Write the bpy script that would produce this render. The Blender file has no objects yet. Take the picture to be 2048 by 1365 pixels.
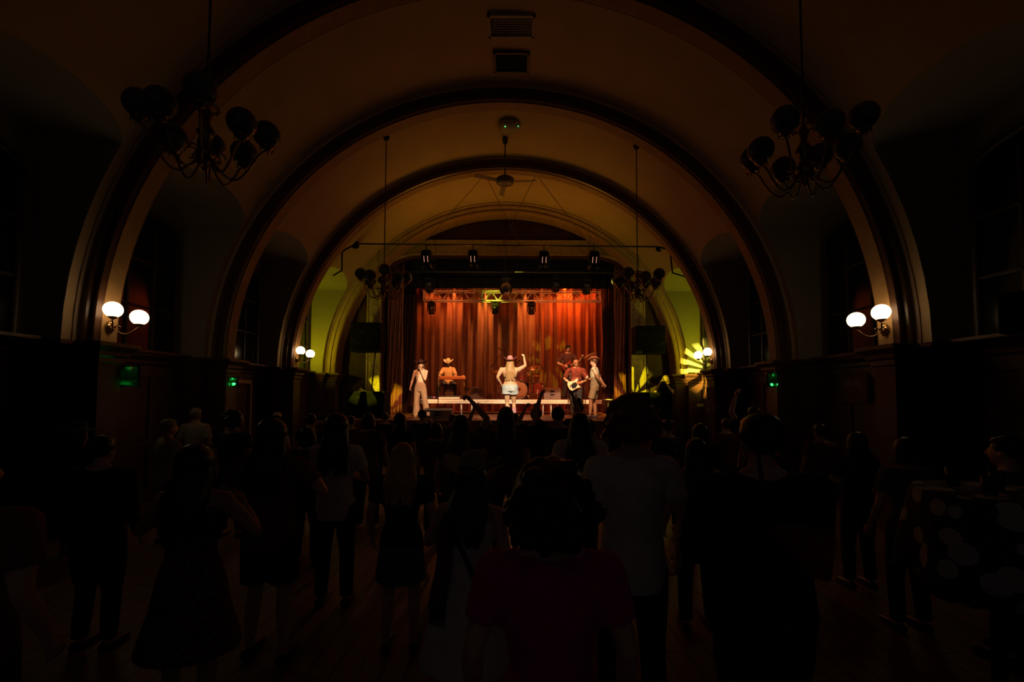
import bpy, bmesh, math, random
from mathutils import Vector, Matrix, Euler
random.seed(7)
C = bpy.context.scene.collection
S = bpy.context.scene
PI = math.pi
R = math.radians

# ------------------------------------------------------------------ camera
EYE = Vector((0.2, 0.0, 1.8))
PITCH, ROLL = R(2.5), R(0.2)
cam_data = bpy.data.cameras.new('camera'); cam = bpy.data.objects.new('camera', cam_data); C.objects.link(cam)
cam_data.sensor_width = 36.0; cam_data.lens = 16.0; cam_data.shift_y = 0.035; cam_data.clip_start = 0.05; cam_data.clip_end = 100
CAMROT = (Matrix.Rotation(PI/2 + PITCH, 3, 'X') @ Matrix.Rotation(ROLL, 3, 'Z'))
cam.location = EYE; cam.rotation_euler = CAMROT.to_euler()
S.camera = cam
FPX = 2048*16/36
def at(px, py, Y):                      # photo pixel at hall depth Y -> world point
    d = CAMROT @ Vector(((px-1024)/FPX, (682.5+0.035*2048-py)/FPX, -1.0))
    return EYE + d*(Y/d.y)

# ------------------------------------------------------------------ colour management, world
S.view_settings.view_transform = 'Standard'; S.view_settings.look = 'None'
S.view_settings.exposure = 0.0; S.view_settings.gamma = 1.0; S.view_settings.use_curve_mapping = False
S.cycles.use_denoising = True
S.cycles.max_bounces = 5; S.cycles.diffuse_bounces = 3; S.cycles.glossy_bounces = 2; S.cycles.transmission_bounces = 2
S.cycles.sample_clamp_indirect = 3.0
S.cycles.adaptive_threshold = 0.01
W = bpy.data.worlds.new('world'); S.world = W; W.use_nodes = True
W.node_tree.nodes['Background'].inputs[0].default_value = (0.9, 0.68, 0.74, 1)
W.node_tree.nodes['Background'].inputs[1].default_value = 0.011

# ------------------------------------------------------------------ lights of the room and the rig, with some added fills
def spot(name, loc, target, power, color, angle, blend=0.6, size=0.06, gobo=None, twist=0):
    l = bpy.data.lights.new(name, 'SPOT'); l.energy = power; l.color = color
    l.spot_size = R(angle); l.spot_blend = blend; l.shadow_soft_size = size
    o = bpy.data.objects.new(name, l); C.objects.link(o); o.location = loc
    q = (Vector(target)-Vector(loc)).to_track_quat('-Z', 'Y')
    o.rotation_euler = (q.to_matrix() @ Matrix.Rotation(R(twist), 3, 'Z')).to_euler()
    if gobo:
        n_rays, r0, r1, cx, cy = gobo[:5]
        l.use_nodes = True; t = l.node_tree; em = t.nodes['Emission']
        def N(kind, op=None, **kw):
            n = t.nodes.new(kind)
            if op: n.operation = op
            return n
        tc = t.nodes.new('ShaderNodeTexCoord'); sp = t.nodes.new('ShaderNodeSeparateXYZ'); t.links.new(tc.outputs['Normal'], sp.inputs[0])
        def M(op, a, b=None, c=None):
            n = t.nodes.new('ShaderNodeMath'); n.operation = op
            for i, v in enumerate((a, b, c)):
                if v is None: continue
                if isinstance(v, (int, float)): n.inputs[i].default_value = v
                else: t.links.new(v, n.inputs[i])
            return n.outputs[0]
        az = M('ABSOLUTE', sp.outputs['Z'])
        x = M('SUBTRACT', M('DIVIDE', sp.outputs['X'], az), cx); y = M('SUBTRACT', M('DIVIDE', sp.outputs['Y'], az), cy)
        rad = M('SQRT', M('ADD', M('MULTIPLY', x, x), M('MULTIPLY', y, y)))
        s = M('SINE', M('MULTIPLY', M('ARCTAN2', y, x), float(n_rays)))
        e = M('MULTIPLY', M('ADD', M('MULTIPLY', s, 5.0), 0.5), 1.0)
        n = t.nodes.new('ShaderNodeClamp'); t.links.new(e, n.inputs[0])
        m1 = t.nodes.new('ShaderNodeClamp'); t.links.new(M('MULTIPLY', M('SUBTRACT', rad, r0), 60.0), m1.inputs[0])
        m2 = t.nodes.new('ShaderNodeClamp'); t.links.new(M('MULTIPLY', M('SUBTRACT', r1, rad), 60.0), m2.inputs[0])
        out = M('MULTIPLY', M('MULTIPLY', n.outputs[0], m1.outputs[0]), m2.outputs[0])
        if len(gobo) > 5:               # framing shutters instead of a pattern
            soft = gobo[7] if len(gobo) > 7 else 200.0
            def edge(v, lim):
                c_ = t.nodes.new('ShaderNodeClamp'); t.links.new(M('MULTIPLY', M('SUBTRACT', lim, M('ABSOLUTE', v)), soft), c_.inputs[0]); return c_.outputs[0]
            out = M('MULTIPLY', edge(x, gobo[5]), edge(y, gobo[6]))
        t.links.new(out, em.inputs['Strength'])
    return o
# warm washes raking down the back curtain from above the truss
for i, (x, p, col, ang) in enumerate([(-3.15, 130, (1, .26, .06), 60), (-2.2, 340, (1, .34, .08), 50), (-0.92, 560, (1, .42, .10), 38),
                                 (0.68, 560, (1, .38, .09), 38), (1.45, 150, (1, .26, .05), 60), (2.35, 460, (1, .17, .02), 84), (3.3, 120, (1, .14, .02), 84)]):
    spot('curtain_wash_lamp', (x, 18.33, 6.72), (x+.03, 18.68, 4.3), p, col, ang, 1.0, 0.05)
# front-of-house profiles, one on each performer (hung over the hall, above the picture)
for nm, loc, tgt, p, col, ang in [
    ('singer', (0.6, 4.6, 7.2), (0.2, 12.3, 2.2), 5600, (1, .68, .42), 13),
    ('backing', (0.0, 4.6, 7.2), (-2.55, 13.5, 2.1), 4200, (1, .42, .17), 10),
    ('right', (0.6, 4.6, 7.2), (2.5, 13.8, 2.2), 3900, (1, .42, .17), 13),
    ('steel', (-1.2, 12.6, 6.1), (-2.0, 16.0, 2.4), 1800, (1, .32, .08), 26),
    ('guitar', (1.6, 12.6, 6.1), (2.2, 15.4, 2.3), 820, (1, .28, .09), 36),
    ('drums', (0.4, 12.6, 6.1), (0.6, 16.3, 2.0), 620, (1, .24, .08), 36)]:
    spot('profile_lamp_'+nm, loc, tgt, p, col, ang, 0.5)
spot('profile_lamp_riser', (0.3, 4.6, 7.2), (0.1, 15.3, 1.6), 6000, (1, .62, .34), 34, 0.05, 0.02, gobo=(1, 0, 0, 0, 0, .27, .030))  # added spot, masked to a strip, to brighten the riser's front edge
spot('backlight_lamp', (0.0, 17.2, 6.3), (0.3, 13.0, 1.2), 200, (1, .28, .12), 70, 0.8)
# yellow-green wash and sunburst gobos thrown from the hall onto both sides of the stage arch
YG = (0.90, 0.86, 0.015)
GL, GR = (-3.9, 4.9, 6.0), (3.9, 4.9, 6.0)
for sx, gcol in ((-1, (.56, .49, .003)), (1, (.53, .50, .003))):      # uplights standing on the alcove ledges
    spot('ledge_uplight_lamp', (sx*5.74, 12.5, 2.68), (sx*5.72, 13.5, 4.0), 115, gcol, 165, 1.0, 0.05)
spot('gobo_lamp', GL, (6.25, 13.6, 2.62), 95000, (1, .90, .10), 14, 0.05, 0.01, gobo=(16, .012, .066, 0, 0), twist=4)
spot('gobo_lamp', GR, (4.1, 14.8, 2.1), 8000, YG, 16, 0.05, 0.01, gobo=(8, .0, .092, .0, -.03), twist=0)
spot('gobo_lamp', GL, (-3.8, 14.8, 2.0), 9000, YG, 16, 0.05, 0.01, gobo=(8, .0, .088, -.02, -.05), twist=8)
spot('gobo_lamp', (0.2, 13.2, 6.1), (1.75, 18.5, 3.3), 480, (0.75, 0.75, 0.02), 20, 0.3, 0.01, gobo=(9, .05, .2, -.02, 0), twist=0)
spot('truss_accent_lamp', (-0.55, 16.9, 5.2), (-0.5, 17.6, 5.75), 60, (0.95, 0.85, 0.05), 80, 0.7)  # added yellow spot that brightens the middle of the truss
for x in (-2.4, 1.2, 2.9): spot('truss_fill_lamp', (x, 16.4, 4.9), (x, 17.6, 5.9), 70, (1, .20, .04), 110, 0.9)  # added mid-air spots, standing in for the haze glow on the truss
# added unseen spots standing in for stage light bounced onto the vault
for sx in (-1, 1):
    spot('amber_uplight_lamp', (sx*1.2, 12.9, 5.2), (sx*1.6, 12.4, 8.2), 36, (1, .38, .03), 150, 1.0, 0.4)
    spot('amber_uplight_lamp', (sx*1.6, 12.3, 4.0), (sx*2.0, 9.0, 6.9), 5, (1, .33, .05), 130, 1.0, 0.4)
# ------------------------------------------------------------------ helpers
MATS = {}
def mat(name, col, rough=0.6, metal=0.0, var=0.15, scale=8.0, bump=0.0, emit=None, estr=0.0, pattern=None, spec=0.5, trans=0.0):
    if name in MATS: return MATS[name]
    m = bpy.data.materials.new(name); m.use_nodes = True; MATS[name] = m
    t = m.node_tree; b = t.nodes['Principled BSDF']
    b.inputs['Roughness'].default_value = rough; b.inputs['Metallic'].default_value = metal
    b.inputs['Specular IOR Level'].default_value = spec
    if trans: b.inputs['Transmission Weight'].default_value = trans
    tc = t.nodes.new('ShaderNodeTexCoord')
    c2 = tuple(max(0, c*(1-var)) for c in col); c1 = tuple(min(1, c*(1+var)) for c in col)
    if pattern:
        kind, other, sc = pattern
        if kind == 'check':
            p = t.nodes.new('ShaderNodeTexChecker'); p.inputs['Scale'].default_value = sc; fac = p.outputs['Fac']
            mp = t.nodes.new('ShaderNodeMapping'); mp.inputs['Rotation'].default_value = (0, 0, 0.3); t.links.new(tc.outputs['Object'], mp.inputs[0]); t.links.new(mp.outputs[0], p.inputs[0])
        elif kind == 'blotch':
            p = t.nodes.new('ShaderNodeTexVoronoi'); p.inputs['Scale'].default_value = sc; t.links.new(tc.outputs['Object'], p.inputs[0])
            r_ = t.nodes.new('ShaderNodeMath'); r_.operation = 'GREATER_THAN'; r_.inputs[1].default_value = 0.42; t.links.new(p.outputs['Distance'], r_.inputs[0]); fac = r_.outputs[0]
        elif kind == 'plank':
            p = t.nodes.new('ShaderNodeTexBrick'); p.inputs['Scale'].default_value = sc; p.inputs['Mortar Size'].default_value = 0.012
            p.inputs['Brick Width'].default_value = 2.2; p.inputs['Row Height'].default_value = 0.16
            mp = t.nodes.new('ShaderNodeMapping'); mp.inputs['Rotation'].default_value = (0, 0, PI/2); t.links.new(tc.outputs['Object'], mp.inputs[0]); t.links.new(mp.outputs[0], p.inputs[0])
            fac = p.outputs['Fac']
        mx = t.nodes.new('ShaderNodeMix'); mx.data_type = 'RGBA'; t.links.new(fac, mx.inputs[0])
        mx.inputs[6].default_value = (*col, 1); mx.inputs[7].default_value = (*other, 1); t.links.new(mx.outputs[2], b.inputs['Base Color'])
    else:
        nz = t.nodes.new('ShaderNodeTexNoise'); nz.inputs['Scale'].default_value = scale; nz.inputs['Detail'].default_value = 4
        t.links.new(tc.outputs['Object'], nz.inputs['Vector'])
        cr = t.nodes.new('ShaderNodeValToRGB'); cr.color_ramp.elements[0].color = (*c2, 1); cr.color_ramp.elements[1].color = (*c1, 1)
        cr.color_ramp.elements[0].position = .3; cr.color_ramp.elements[1].position = .7
        t.links.new(nz.outputs['Fac'], cr.inputs[0]); t.links.new(cr.outputs[0], b.inputs['Base Color'])
        if bump:
            bp = t.nodes.new('ShaderNodeBump'); bp.inputs['Strength'].default_value = bump; bp.inputs['Distance'].default_value = 0.02
            t.links.new(nz.outputs['Fac'], bp.inputs['Height']); t.links.new(bp.outputs[0], b.inputs['Normal'])
    if emit:
        b.inputs['Emission Color'].default_value = (*emit, 1); b.inputs['Emission Strength'].default_value = estr
    return m

def V(*a): return Vector(a) if len(a) > 1 else Vector(a[0])
def frames(pts):
    n = len(pts); T = []
    for i in range(n):
        a = pts[max(i-1, 0)]; b = pts[min(i+1, n-1)]; d = (b-a)
        T.append(d.normalized() if d.length > 1e-9 else Vector((0, 0, 1)))
    up = Vector((0, 1, 0)) if abs(T[0].y) < 0.9 else Vector((1, 0, 0))
    u = T[0].cross(up).normalized(); out = []
    for i in range(n):
        u = (u - T[i]*u.dot(T[i]))
        if u.length < 1e-6: u = T[i].orthogonal()
        u.normalize(); out.append((T[i], u, T[i].cross(u)))
    return out
class B:
    def __init__(s): s.bm = bmesh.new(); s.mi = 0; s.mats = []
    def _f(s, vs, mi=None):
        try:
            f = s.bm.faces.new(vs); f.material_index = s.mi if mi is None else mi; f.smooth = True; return f
        except ValueError: return None
    def box(s, c, d, rot=None, bev=0.0, flat=True):
        r = bmesh.ops.create_cube(s.bm, size=1.0); vs = r['verts']
        mx = Matrix.Translation(Vector(c)) @ ((rot if isinstance(rot, Matrix) else Euler(rot).to_matrix()).to_4x4() if rot is not None else Matrix()) @ Matrix.Diagonal((*d, 1))
        bmesh.ops.transform(s.bm, matrix=mx, verts=vs)
        fs = set(f for v in vs for f in v.link_faces)
        for f in fs: f.material_index = s.mi; f.smooth = False
        if bev:
            es = set(e for v in vs for e in v.link_edges)
            bmesh.ops.bevel(s.bm, geom=list(es), offset=bev, segments=2, affect='EDGES', profile=0.5)
        return s
    def tube(s, pts, rad, seg=10, cap=True, round_=False, closed=False):
        pts = [Vector(p) for p in pts]; n = len(pts)
        if not isinstance(rad, (list, tuple)): rad = [rad]*n
        rad = [(r_, r_) if isinstance(r_, (int, float)) else r_ for r_ in rad]
        fr = frames(pts)
        P = [(pts[i], rad[i], fr[i]) for i in range(n)]
        if round_:
            t0, t1 = fr[0], fr[-1]; h = []
            for k in (1, 2): 
                a = PI/2*k/2.6
                h.append((pts[0]-t0[0]*max(rad[0])*math.sin(a), (rad[0][0]*math.cos(a), rad[0][1]*math.cos(a)), t0))
            e = []
            for k in (1, 2):
                a = PI/2*k/2.6
                e.append((pts[-1]+t1[0]*max(rad[-1])*math.sin(a), (rad[-1][0]*math.cos(a), rad[-1][1]*math.cos(a)), t1))
            P = h[::-1]+P+e
        rings = []
        for p, (ra, rb), (T, u, v) in P:
            rings.append([s.bm.verts.new(p+u*(ra*math.cos(2*PI*k/seg))+v*(rb*math.sin(2*PI*k/seg))) for k in range(seg)])
        m = len(rings)
        for i in range(m-1 if not closed else m):
            A = rings[i]; Bq = rings[(i+1) % m]
            for k in range(seg): s._f((A[k], A[(k+1) % seg], Bq[(k+1) % seg], Bq[k]))
        if cap and not closed:
            s._f(rings[0][::-1]); s._f(rings[-1])
        return s
    def cyl(s, p0, p1, r0, r1=None, seg=16):
        s.tube([p0, p1], [r0, r0 if r1 is None else r1], seg)
        return s
    def ell(s, c, r, rot=None, seg=14, rings=9):
        if isinstance(r, (int, float)): r = (r, r, r)
        c = Vector(c); Mx = (rot if isinstance(rot, Matrix) else Euler(rot).to_matrix()) if rot is not None else Matrix.Identity(3)
        top = s.bm.verts.new(c+Mx @ Vector((0, 0, r[2]))); bot = s.bm.verts.new(c-Mx @ Vector((0, 0, r[2]))); R_ = []
        for i in range(1, rings):
            t = PI*i/rings
            R_.append([s.bm.verts.new(c+Mx @ Vector((r[0]*math.sin(t)*math.cos(2*PI*k/seg), r[1]*math.sin(t)*math.sin(2*PI*k/seg), r[2]*math.cos(t)))) for k in range(seg)])
        for k in range(seg):
            s._f((top, R_[0][k], R_[0][(k+1) % seg])); s._f((bot, R_[-1][(k+1) % seg], R_[-1][k]))
            for i in range(len(R_)-1): s._f((R_[i][k], R_[i+1][k], R_[i+1][(k+1) % seg], R_[i][(k+1) % seg]))
        return s
    def lathe(s, prof, c=(0, 0, 0), rot=None, seg=24, squash=1.0):
        c = Vector(c); Mx = (rot if isinstance(rot, Matrix) else Euler(rot).to_matrix()) if rot is not None else Matrix.Identity(3)
        rings = []
        for r_, z in prof:
            rings.append([s.bm.verts.new(c+Mx @ Vector((max(r_, 1e-4)*math.cos(2*PI*k/seg), squash*max(r_, 1e-4)*math.sin(2*PI*k/seg), z))) for k in range(seg)])
        for i in range(len(rings)-1):
            for k in range(seg): s._f((rings[i][k], rings[i][(k+1) % seg], rings[i+1][(k+1) % seg], rings[i+1][k]))
        return s
    def prism(s, poly, d0, d1, axis='y'):
        def mk(p, d): return Vector((p[0], d, p[1])) if axis == 'y' else (Vector((d, p[0], p[1])) if axis == 'x' else Vector((p[0], p[1], d)))
        a = [s.bm.verts.new(mk(p, d0)) for p in poly]; b = [s.bm.verts.new(mk(p, d1)) for p in poly]
        fs = [s._f(a), s._f(b[::-1])]; n = len(poly)
        for k in range(n): fs.append(s._f((a[k], b[k], b[(k+1) % n], a[(k+1) % n])))
        for f in fs:
            if f: f.smooth = False
        return s
    def grid(s, rows, flat=False):
        g = [[s.bm.verts.new(Vector(p)) for p in r_] for r_ in rows]
        for i in range(len(g)-1):
            for k in range(len(g[0])-1):
                f = s._f((g[i][k], g[i][k+1], g[i+1][k+1], g[i+1][k]))
                if f and flat: f.smooth = False
        return s
    def obj(s, name, m, parent=None, kind=None, solid=0.0, split=False):
        if split:                       # every separate piece becomes an object of its own
            todo = set(s.bm.verts); groups = []
            while todo:
                st = [todo.pop()]; g = set(st)
                while st:
                    v = st.pop()
                    for e in v.link_edges:
                        w = e.other_vert(v)
                        if w in todo: todo.discard(w); g.add(w); st.append(w)
                groups.append(g)
            out = []
            for g in groups:
                nb_ = B(); mp = {v: nb_.bm.verts.new(v.co) for v in g}
                for f in set(f for v in g for f in v.link_faces):
                    nf = nb_.bm.faces.new([mp[v] for v in f.verts]); nf.smooth = f.smooth; nf.material_index = f.material_index
                out.append(nb_.obj(name, m, parent, kind, solid))
            s.bm.free(); return out[0] if out else None
        bmesh.ops.recalc_face_normals(s.bm, faces=s.bm.faces[:])
        me = bpy.data.meshes.new(name); s.bm.to_mesh(me); s.bm.free()
        for x in (m if isinstance(m, (list, tuple)) else [m]): me.materials.append(x)
        o = bpy.data.objects.new(name, me); C.objects.link(o)
        if parent: o.parent = parent
        if kind: o['kind'] = kind
        if solid:
            md = o.modifiers.new('solid', 'SOLIDIFY'); md.thickness = solid; md.offset = 0
        return o
def tag(o, label, cat, group=None, kind=None):
    o['label'] = label; o['category'] = cat
    if group: o['group'] = group
    if kind: o['kind'] = kind
    return o
def thing(name, label, cat, loc=(0, 0, 0), rz=0, group=None):
    o = bpy.data.objects.new(name, None); C.objects.link(o); o.location = loc; o.rotation_euler = (0, 0, rz); o.empty_display_size = .1
    return tag(o, label, cat, group)
def copy_tree(o, parent=None):
    c = o.copy(); C.objects.link(c)
    if parent: c.parent = parent
    for ch in list(o.children): copy_tree(ch, c)
    return c

# ------------------------------------------------------------------ materials
M_vault = mat('vault_plaster', (.50, .36, .20), .85, var=.06, scale=1.3)
M_niche = mat('niche_paint', (.30, .27, .20), .8, var=.05, scale=1.5)
M_rib = mat('rib_brown_gloss', (.095, .042, .022), .32, var=.2, scale=4)
M_ribedge = mat('rib_edge_cream', (.55, .42, .30), .5, var=.1)
M_soffit = mat('rib_soffit_ochre', (.34, .20, .075), .6, var=.12, scale=5, bump=.1)
M_dado = mat('dado_wood', (.07, .022, .014), .45, var=.35, scale=3)
M_cornice = mat('cornice_wood', (.085, .032, .02), .4, var=.2, scale=3)
M_floor = mat('floor_boards', (.20, .11, .055), .5, pattern=('plank', (.09, .045, .025), 1.0))
M_pros = mat('proscenium_cream', (.40, .27, .15), .6, var=.12, scale=4)
M_front = mat('front_wall_maroon', (.045, .014, .010), .7, var=.3, scale=2)
M_black = mat('matte_black', (.008, .008, .008), .7, var=.2, spec=.08)
M_gloss = mat('gloss_black', (.012, .012, .014), .3, var=.2)
M_void = mat('backstage_black', (.010, .008, .008), .9)
M_gold = mat('gilded_plaster', (.42, .31, .13), .42, metal=.15, var=.2, scale=9)
M_curt = mat('rust_velvet', (.48, .18, .085), .85, var=.12, scale=3)
M_tab = mat('maroon_velvet', (.34, .12, .06), .75, var=.2, scale=3)
M_leg = mat('dark_drape', (.10, .035, .022), .85, var=.2)
M_chrome = mat('chrome', (.65, .6, .55), .22, metal=1.0)
M_alu = mat('aluminium', (.6, .58, .54), .4, metal=.25)
M_steel = mat('dark_steel', (.09, .08, .075), .4, metal=.8)
M_brass = mat('aged_brass', (.30, .19, .09), .25, metal=1.0)
M_opal = mat('unlit_opal_glass', (.115, .115, .105), .25, var=.05)
M_globe = mat('lit_opal_globe', (.9, .85, .75), .3, var=.02, emit=(1.0, .66, .33), estr=4.4)
M_window = mat('night_window_glass', (.01, .012, .016), .12, var=.1)
M_frame = mat('window_frame_paint', (.05, .035, .03), .5)
M_stage = mat('stage_boards', (.24, .09, .045), .5, pattern=('plank', (.17, .06, .03), 1.5))
M_deck = mat('riser_edge_pale', (.80, .68, .55), .6, var=.08)
M_decktop = mat('riser_top', (.30, .13, .07), .6)
M_green = mat('green_glow_glass', (.10, .85, .25), .25, trans=.95, var=.05)
M_greenhot = mat('green_lamp', (.1, .8, .2), .3, emit=(.08, 1.0, .25), estr=2.6)
M_speakergrille = mat('speaker_grille', (.006, .006, .006), .8, spec=.05)
M_vent = mat('vent_slats', (.03, .022, .016), .6)
M_plastic = mat('ceiling_plastic', (.42, .38, .30), .5)

# ------------------------------------------------------------------ hall shell
A, Bz, Z0 = 5.55, 5.36, 2.5           # half width and rise of the vault, spring height
RIBS = [0.6, 3.28, 5.95, 8.62, 11.28, 13.95]; RD = 0.32
XN = 5.98; NL = 0.99; ZS, ZR = 5.03, 0.34     # alcove back wall, half length, lunette spring and rise
def vx(z): return A*math.sqrt(max(0, 1-((z-Z0)/Bz)**2))
def zl(dy): return ZS+ZR*math.sqrt(max(0, 1-(dy/NL)**2))
b = B()
YN0, YF = -2.5, 14.45
bays = [(RIBS[i]+1.5) for i in range(5)]
def arcpts(y, th0, n=40): return [(-A*math.cos(th0+(PI-2*th0)*k/n), y, Z0+Bz*math.sin(th0+(PI-2*th0)*k/n)) for k in range(n+1)]
ys_full = [YN0, bays[0]-NL]
b.grid([arcpts(y, 0) for y in ys_full])
for i, yc in enumerate(bays):
    rows = []
    for k in range(17):
        dy = -NL*math.cos(PI*k/16)
        rows.append(arcpts(yc+dy, math.asin((zl(dy)-Z0)/Bz)))
    b.grid(rows)
    y2 = bays[i+1]-NL if i < 4 else YF
    b.grid([arcpts(yc+NL, 0), arcpts(y2, 0)])
ceiling = b.obj('ceiling', M_vault, kind='structure')
tag(ceiling, 'cream plaster barrel vault with shallow lunettes over the alcoves', 'ceiling')

def plan(sx):
    P = [(sx*A, YN0)]
    for R0 in RIBS:
        P += [(sx*A, R0), (sx*5.22, R0), (sx*5.22, R0+RD+.02), (sx*A, R0+RD+.02)]
        if R0 < 13: P += [(sx*A, R0+.51), (sx*XN, R0+.51), (sx*XN, R0+2.49), (sx*A, R0+2.49)]
    P.append((sx*A, YF+.3)); return P
for sx, side in ((-1, 'left'), (1, 'right')):
    b = B(); P = plan(sx)
    for (x0, y0), (x1, y1) in zip(P, P[1:]):
        b.mi = 0
        b.grid([[(x0, y0, 0), (x1, y1, 0)], [(x0, y0, 2.3), (x1, y1, 2.3)]], flat=True)
        # raised stiles and rails of the dado panelling, part of the wall itself
        L = math.hypot(x1-x0, y1-y0)
        if L > .9 and abs(x0-x1) < .01:
            n = max(2, int(L/.65)); 
            for k in range(n+1):
                yy = y0+(y1-y0)*k/n; b.box((x0-sx*.012, min(max(yy, y0+.04), y1-.04), 1.15), (.03, .08, 2.3))
            for zz, hh in ((.12, .24), (1.0, .10), (2.2, .16)): b.box((x0-sx*.014, (y0+y1)/2, zz), (.034, y1-y0, hh))
    b.mi = 1
    for yc in bays:                       # alcove above the cornice
        n = 16; zb = [2.3+(ZS-2.3)*k/8 for k in range(9)]
        for y in (yc-NL, yc+NL):
            b.grid([[(sx*vx(max(z, Z0)), y, z), (sx*XN, y, z)] for z in zb], flat=True)
        ysn = [yc-NL*math.cos(PI*k/n) for k in range(n+1)]
        b.grid([[(sx*XN, y, 2.3) for y in ysn], [(sx*XN, y, zl(y-yc)) for y in ysn]], flat=True)
        b.grid([[(sx*vx(zl(y-yc)), y, zl(y-yc)) for y in ysn], [(sx*XN, y, zl(y-yc)) for y in ysn]])
    w = b.obj('wall_'+side, [M_dado, M_niche], kind='structure')
    tag(w, f'{side} side wall of dark dado panelling with painted alcoves above', 'wall')
    # cornice swept along the wall plan
    b = B(); prof = [(0, 2.22), (.03, 2.24), (.035, 2.30), (.07, 2.33), (.08, 2.38), (.12, 2.42), (.155, 2.45), (.16, 2.5), (0, 2.502)]
    rings = []
    for i, (x, y) in enumerate(P):
        def nrm(a, c):
            d = Vector((c[0]-a[0], c[1]-a[1])).normalized(); return Vector((-sx*d.y if True else 0, sx*d.x))
        n1 = nrm(P[i-1], P[i]) if i else None; n2 = nrm(P[i], P[i+1]) if i < len(P)-1 else None
        if n1 is None: n1 = n2
        if n2 is None: n2 = n1
        m_ = n1+n2; m_ = m_/max(.3, (1+n1.dot(n2)))
        rings.append([(x+m_.x*o, y+m_.y*o, z) for o, z in prof])
    b.grid(rings, flat=True)
    c_ = b.obj('trim_5' if sx < 0 else 'trim_6', M_cornice, kind='structure')
    tag(c_, f'dark moulded wooden cornice running along the {side} wall', 'cornice')

b = B(); b.grid([[(-8, YN0, 0), (8, YN0, 0)], [(-8, 20, 0), (8, 20, 0)]]); 
tag(b.obj('floor', M_floor, kind='structure'), 'glossy dark wooden dance floor boards', 'floor')

def rib(i, y0, mats, prof, depth, xi=1.0):
    b = B(); n = 72
    for s_i in range(len(prof)-1):
        (r0, d0, m0), (r1, d1, _) = prof[s_i], prof[s_i+1]
        b.mi = m0; rows = []
        for k in range(n+1):
            th = PI*k/n; cs, sn = math.cos(th), math.sin(th)
            rows.append([(-(A-r0)*cs, y0+d0, Z0+(Bz-r0)*sn), (-(A-r1)*cs, y0+d1, Z0+(Bz-r1)*sn)])
        b.grid(rows)
    o = b.obj(f'trim_{i}', mats, kind='structure'); return o
prof = [(-.02, .06, 0), (-.02, -.035, 0), (.025, -.05, 0), (.045, -.02, 1), (.10, -.01, 1), (.11, -.03, 1), (.15, -.035, 1), (.165, -.005, 1), (.22, 0, 1), (.235, -.02, 1), (.27, -.02, 1), (.285, .03, 1), (.30, .05, 2), (.30, RD-.03, 1), (.285, RD, 1), (-.02, RD, 1)]
names = {0: None}
for i, (R0, lab) in enumerate(zip(RIBS[2:], ['nearest brown moulded arch carrying the lit wall lamps', 'second arch from the camera spanning the vault', 'third arch spanning the vault, behind the ceiling fan rod'])):
    tag(rib(i+1, R0, [M_ribedge, M_rib, M_soffit], prof, RD), lab, 'arch')
for k, R0 in enumerate(RIBS[:2]):
    tag(rib(9+k, R0, [M_ribedge, M_rib, M_soffit], prof, RD), ['arch over the rear of the hall', 'arch over the camera side of the hall'][k], 'arch')
pp = [(-.02, .1, 0), (-.02, -.03, 0), (.03, -.06, 0), (.06, -.01, 0), (.10, .0, 0), (.11, -.03, 0), (.16, -.03, 0), (.17, .02, 0), (.24, .04, 1), (.26, .0, 1), (.30, .02, 1), (.32, .08, 1), (.32, .55, 1)]
tag(rib(4, RIBS[5], [M_pros, M_soffit], pp, .5), 'cream moulded proscenium arch framing the stage end', 'arch')

# front wall behind the proscenium arch, with the chamfered stage opening
YW = 14.6
def opening(w, zc, zt, xc, n=8):
    pts = [(-w, 1.18), (-w, zc)]
    for k in range(1, n+1):
        t = k/n; a = t*PI/2
        pts.append((-w+(w-xc)*(1-math.cos(a)), zc+(zt-zc)*math.sin(a)))
    pts += [(0, zt)]
    return pts + [(-x, z) for x, z in pts[:-1][::-1]]
OP = opening(4.02, 5.65, 6.38, 2.75)
b = B(); OUT = opening(4.47, 5.8, 6.86, 2.9); n = len(OP)
BIG = [(-6.2, 1.18)]+[(-6.2, 5.8)]+[(-6.2+(6.2-0)*k/9, 9) for k in range(9)]
BIG = BIG[:len(OP)//2]+[(0, 9)]; BIG = BIG+[(-x, z) for x, z in BIG[:-1][::-1]]
b.grid([[(x, YW, z) for x, z in OP], [(x, YW, z) for x, z in BIG]], flat=True)
b.grid([[(x, YW, z) for x, z in OP], [(x, YW+.35, z) for x, z in OP]])
for sx in (-1, 1): b.grid([[(sx*6.2, YW, 0), (sx*4.02, YW, 0)], [(sx*6.2, YW, 1.2), (sx*4.02, YW, 1.2)]], flat=True)
tag(b.obj('wall_front', M_front, kind='structure'), 'dark maroon front wall around the stage opening', 'wall')
b = B()
b.grid([[(-6.5, YW+.36, 0), (-6.5, 19.6, 0)], [(-6.5, YW+.36, 9), (-6.5, 19.6, 9)]], flat=True)
b.grid([[(6.5, YW+.36, 0), (6.5, 19.6, 0)], [(6.5, YW+.36, 9), (6.5, 19.6, 9)]], flat=True)
b.grid([[(-6.5, 19.6, 0), (6.5, 19.6, 0)], [(-6.5, 19.6, 9), (6.5, 19.6, 9)]], flat=True)
b.grid([[(-6.5, YW+.3, 9), (6.5, YW+.3, 9)], [(-6.5, 19.6, 9), (6.5, 19.6, 9)]], flat=True)
tag(b.obj('wall_back', M_void, kind='structure'), 'black backstage walls behind the curtain', 'wall')

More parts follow.
